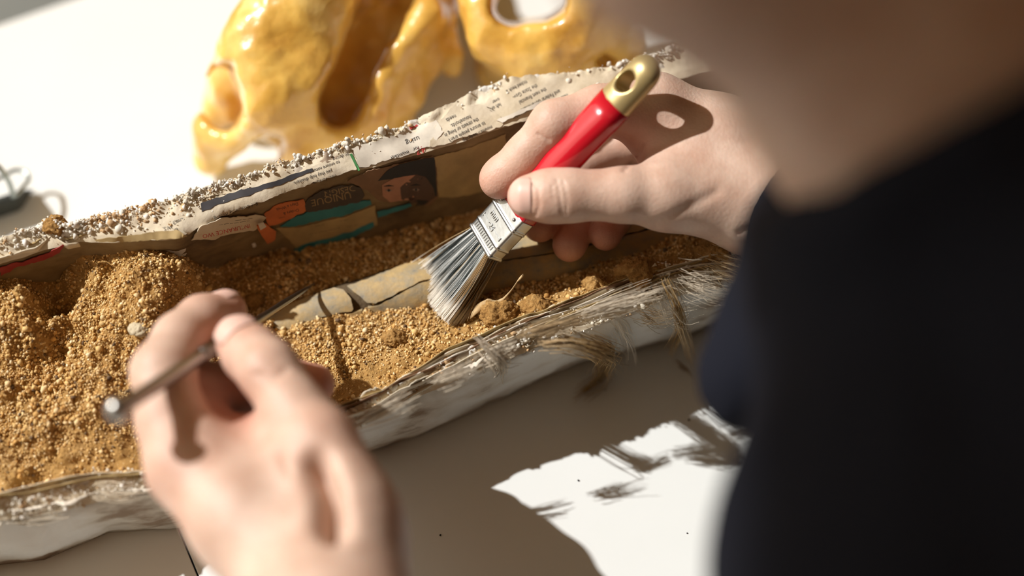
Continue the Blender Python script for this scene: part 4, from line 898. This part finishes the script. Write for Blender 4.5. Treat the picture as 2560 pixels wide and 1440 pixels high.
# ------------------------------------------------------------------ skulls
def Z(x, y, z): return pixz(x, y, z)
def skull_one():
    S_ = SDF((-.155, .325, -.002), (.03, .54, .125), .0012)
    A = S_.cone
    # snout: rostrum widening backwards and upwards
    A(Z(585,205,.042), .0125, Z(672,112,.058), .0165, .010); A(Z(672,112,.058), .0165, Z(770,10,.068), .0205, .012); A(Z(770,10,.066), .0195, Z(850,-110,.052), .018, .014)
    A(Z(590,300,.028), .012, Z(690,230,.045), .020, .012); A(Z(690,230,.045), .020, Z(775,190,.050), .018, .012); A(Z(775,190,.05), .015, Z(800,300,.034), .009, .010)
    A(Z(545,330,.022), .010, Z(528,400,.010), .007, .008); A(Z(545,335,.022), .009, Z(620,320,.024), .010, .008)
    A(Z(620,330,.026), .010, Z(740,330,.028), .012, .010); A(Z(740,330,.030), .012, Z(850,385,.016), .013, .010); A(Z(740,380,.012), .009, Z(960,400,.010), .010, .010)
    # cheek bone and arch: a bright rim above a plate that falls away outwards
    A(Z(800,325,.034), .006, Z(870,345,.034), .007, .006); A(Z(870,345,.034), .007, Z(925,290,.040), .0065, .004); A(Z(925,290,.040), .0065, Z(955,205,.048), .006, .004)
    A(Z(955,205,.048), .006, Z(1010,115,.056), .0065, .004); A(Z(1010,115,.056), .0065, Z(1068,40,.060), .008, .005); A(Z(1068,40,.056), .0075, Z(1075,-90,.040), .008, .006)
    A(Z(925,320,.026), .009, Z(1010,230,.034), .009, .006); A(Z(1010,230,.034), .009, Z(1070,120,.042), .009, .006); A(Z(1070,120,.042), .009, Z(1090,20,.048), .010, .006); A(Z(985,180,.044), .008, Z(1050,90,.050), .008, .005)
    A(Z(950,330,.016), .012, Z(900,400,.008), .010, .008); A(Z(980,310,.018), .009, Z(985,350,.010), .007, .008)
    A(Z(1085,90,.042), .007, Z(1130,170,.030), .0045, .004); A(Z(1090,60,.045), .007, Z(1122,130,.036), .006, .005)
    # brain case behind
    A(Z(850,-110,.052), .018, Z(920,-200,.028), .022, .02); A(Z(1075,-90,.040), .008, Z(1000,-190,.024), .014, .01)
    # openings: nose, eye socket and temple, opened along their own depth
    def hole(x, y, zd, r, k=.005, r2=None): A(Z(x, y, zd), r, Z(x, y, .13), r2 or r, k, 'sub')
    hole(556, 205, .030, .0058); hole(562, 250, .022, .0070); hole(560, 290, .018, .0058); hole(572, 172, .045, .0022, .003)
    hole(850, 262, .028, .0090); hole(870, 210, .032, .0090); hole(890, 155, .036, .0078); hole(912, 100, .040, .0080); hole(945, 45, .042, .0095); hole(975, -40, .042, .012); hole(1000, -130, .042, .014)
    hole(618, 415, -.02, .0060, .003); hole(655, 390, -.02, .0068, .003); hole(685, 365, -.02, .0050, .003)
    A(Z(550,285,.008), .008, Z(572,215,.014), .010, .004); A(Z(585,262,.012), .010, Z(600,205,.022), .012, .004); A(Z(600,205,.022), .012, Z(660,180,.03), .014, .004)
    A(Z(720,300,.014), .012, Z(900,150,.016), .016, .008); A(Z(900,150,.016), .016, Z(980,0,.018), .018, .008); A(Z(850,300,.010), .012, Z(960,200,.014), .014, .008); A(Z(980,0,.018), .018, Z(1010,-150,.02), .022, .008)
    S_.rough(.0010, 55, 6); S_.rough(.0006, 180, 16)
    sl, X, Y, Zz = S_.slab((-1, -1, -1), (1, 1, 1)); S_.F[sl] = np.maximum(S_.F[sl], .0008 - Zz + 0 * X + 0 * Y)
    V_, Q_ = S_.mesh(); V_ = relax(V_, Q_, 2)
    return V_, Q_
V_, Q_ = skull_one()
sk = tag(put('animal_skull', mesh_np('animal_skull', V_, Q_), M['skull']), 'glossy amber animal skull with open nose and large eye socket behind the jacket', 'skull', 'varnished skulls')
for x, y, z, r, k in ((533,418,.0,.0032,1),(560,425,.0,.0030,2),(800,400,.0,.0030,3),(850,408,.0,.0032,4),(910,410,.0,.0032,5)):
    SE = SDF(Z(x, y, 0) - [.006, .006, .001], Z(x, y, 0) + [.006, .006, .016], .0006); SE.cone(Z(x, y, .0015) , .0009, Z(x, y, .0015) + [0, 0.001, .010], r, .002); a_, b_ = SE.mesh(); put('tooth', mesh_np('tooth', relax(a_, b_), b_), M['skull'], sk)
def skull_two():
    def Z(x, y, z): return pixz(x, y, z + (.013 if z > .03 else .004 if z > .015 else 0))
    S_ = SDF((-.045, .355, -.002), (.115, .60, .135), .0013); A = S_.cone
    A(Z(1205,-60,.060), .009, Z(1208,20,.056), .009, .008); A(Z(1208,20,.056), .009, Z(1240,80,.050), .011, .008); A(Z(1240,80,.050), .011, Z(1330,118,.045), .015, .008); A(Z(1330,118,.045), .015, Z(1420,80,.048), .017, .010)
    A(Z(1420,80,.048), .017, Z(1455,0,.058), .018, .010); A(Z(1455,0,.058), .018, Z(1440,-120,.065), .02, .010); A(Z(1440,-120,.065), .02, Z(1330,-210,.07), .03, .012); A(Z(1330,-210,.07), .03, Z(1225,-120,.062), .012, .01); A(Z(1205,-60,.06), .009, Z(1225,-130,.062), .012, .01)
    A(Z(1330,120,.035), .016, Z(1460,140,.028), .014, .010); A(Z(1420,80,.045), .016, Z(1500,110,.034), .015, .010); A(Z(1500,110,.034), .015, Z(1550,165,.018), .011, .010); A(Z(1460,140,.028), .014, Z(1490,180,.010), .012, .010)
    A(Z(1290,130,.030), .010, Z(1262,165,.012), .008, .008); A(Z(1262,165,.012), .009, Z(1350,180,.008), .009, .008); A(Z(1350,140,.03), .012, Z(1370,185,.010), .011, .008); A(Z(1480,30,.05), .014, Z(1540,90,.035), .010, .008)
    A(Z(1370,20,.05), .010, Z(1450,-60,.045), .02, .01)
    A(Z(1290,120,.030), .016, Z(1480,130,.030), .018, .010); A(Z(1300,170,.012), .016, Z(1500,170,.012), .018, .010); A(Z(1340,60,.03), .012, Z(1420,60,.03), .014, .010)
    for k in range(16):
        x, y = random.uniform(1380, 1550), random.uniform(20, 170); A(Z(x, y, .045), .003, Z(x + random.uniform(-10, 10), y + 8, .04), .004, .003, 'sub' if k % 2 else 'add')
    for x, y, zd, r in ((1275,15,-.02,.0068),(1300,5,-.02,.0075),(1345,0,.022,.0092),(1375,-10,.022,.0085),(1330,-50,.0,.012)): A(pixz(x, y, zd), r, pixz(x, y, .14), r, .004, 'sub')
    S_.rough(.0016, 50, 26); S_.rough(.0005, 200, 36)
    sl, X, Y, Zz = S_.slab((-1, -1, -1), (1, 1, 1)); S_.F[sl] = np.maximum(S_.F[sl], .0008 - Zz + 0 * X + 0 * Y)
    V_, Q_ = S_.mesh(); return relax(V_, Q_, 2), Q_
V_, Q_ = skull_two()
tag(put('animal_skull', mesh_np('animal_skull', V_, Q_), M['skull']), 'second amber skull, mostly cut off at the top edge, with a wide ring-shaped socket', 'skull', 'varnished skulls')

# ------------------------------------------------------------------ binder clip at the left edge
bc = thing('binder_clip', tuple(pixz(0, 540, 0)), 'black foldback binder clip with two wire handles at the left edge', 'binder clip')
p0 = pixz(54, 528, .001); p1 = pixz(-140, 594, .001); q0 = pixz(40, 492, .013); q1 = pixz(-150, 555, .013)
dv = np.array([.004, .012, 0]); c = [p0, p1, q1, q0, p0 + dv, p1 + dv, q1 + dv * .3, q0 + dv * .3]
me = mesh_np('clip_body', np.array(c), [[0, 1, 2, 3], [4, 7, 6, 5], [0, 3, 7, 4], [1, 5, 6, 2], [3, 2, 6, 7], [0, 4, 5, 1]], False)
bm = bmesh.new(); bm.from_mesh(me); bmesh.ops.recalc_face_normals(bm, faces=bm.faces); bmesh.ops.bevel(bm, geom=bm.edges[:], offset=.0008, segments=3, affect='EDGES'); bm.to_mesh(me); bm.free(); put('clip_body', me, M['black'], bc)
tube_obj('wire_handle', [Z(34,494,.016), Z(28,470,.020), Z(14,440,.026), Z(-6,415,.030), Z(-60,400,.034), Z(-110,430,.030), Z(-130,500,.022), Z(-128,550,.016)], [.0011], M['wire'], bc, 8, 48)
tube_obj('wire_handle', [Z(38,490,.015), Z(58,468,.014), Z(72,445,.012), Z(66,432,.012), Z(40,425,.012), Z(10,440,.012), Z(-40,470,.014), Z(-100,520,.015)], [.0009], M['wire'], bc, 8, 48)
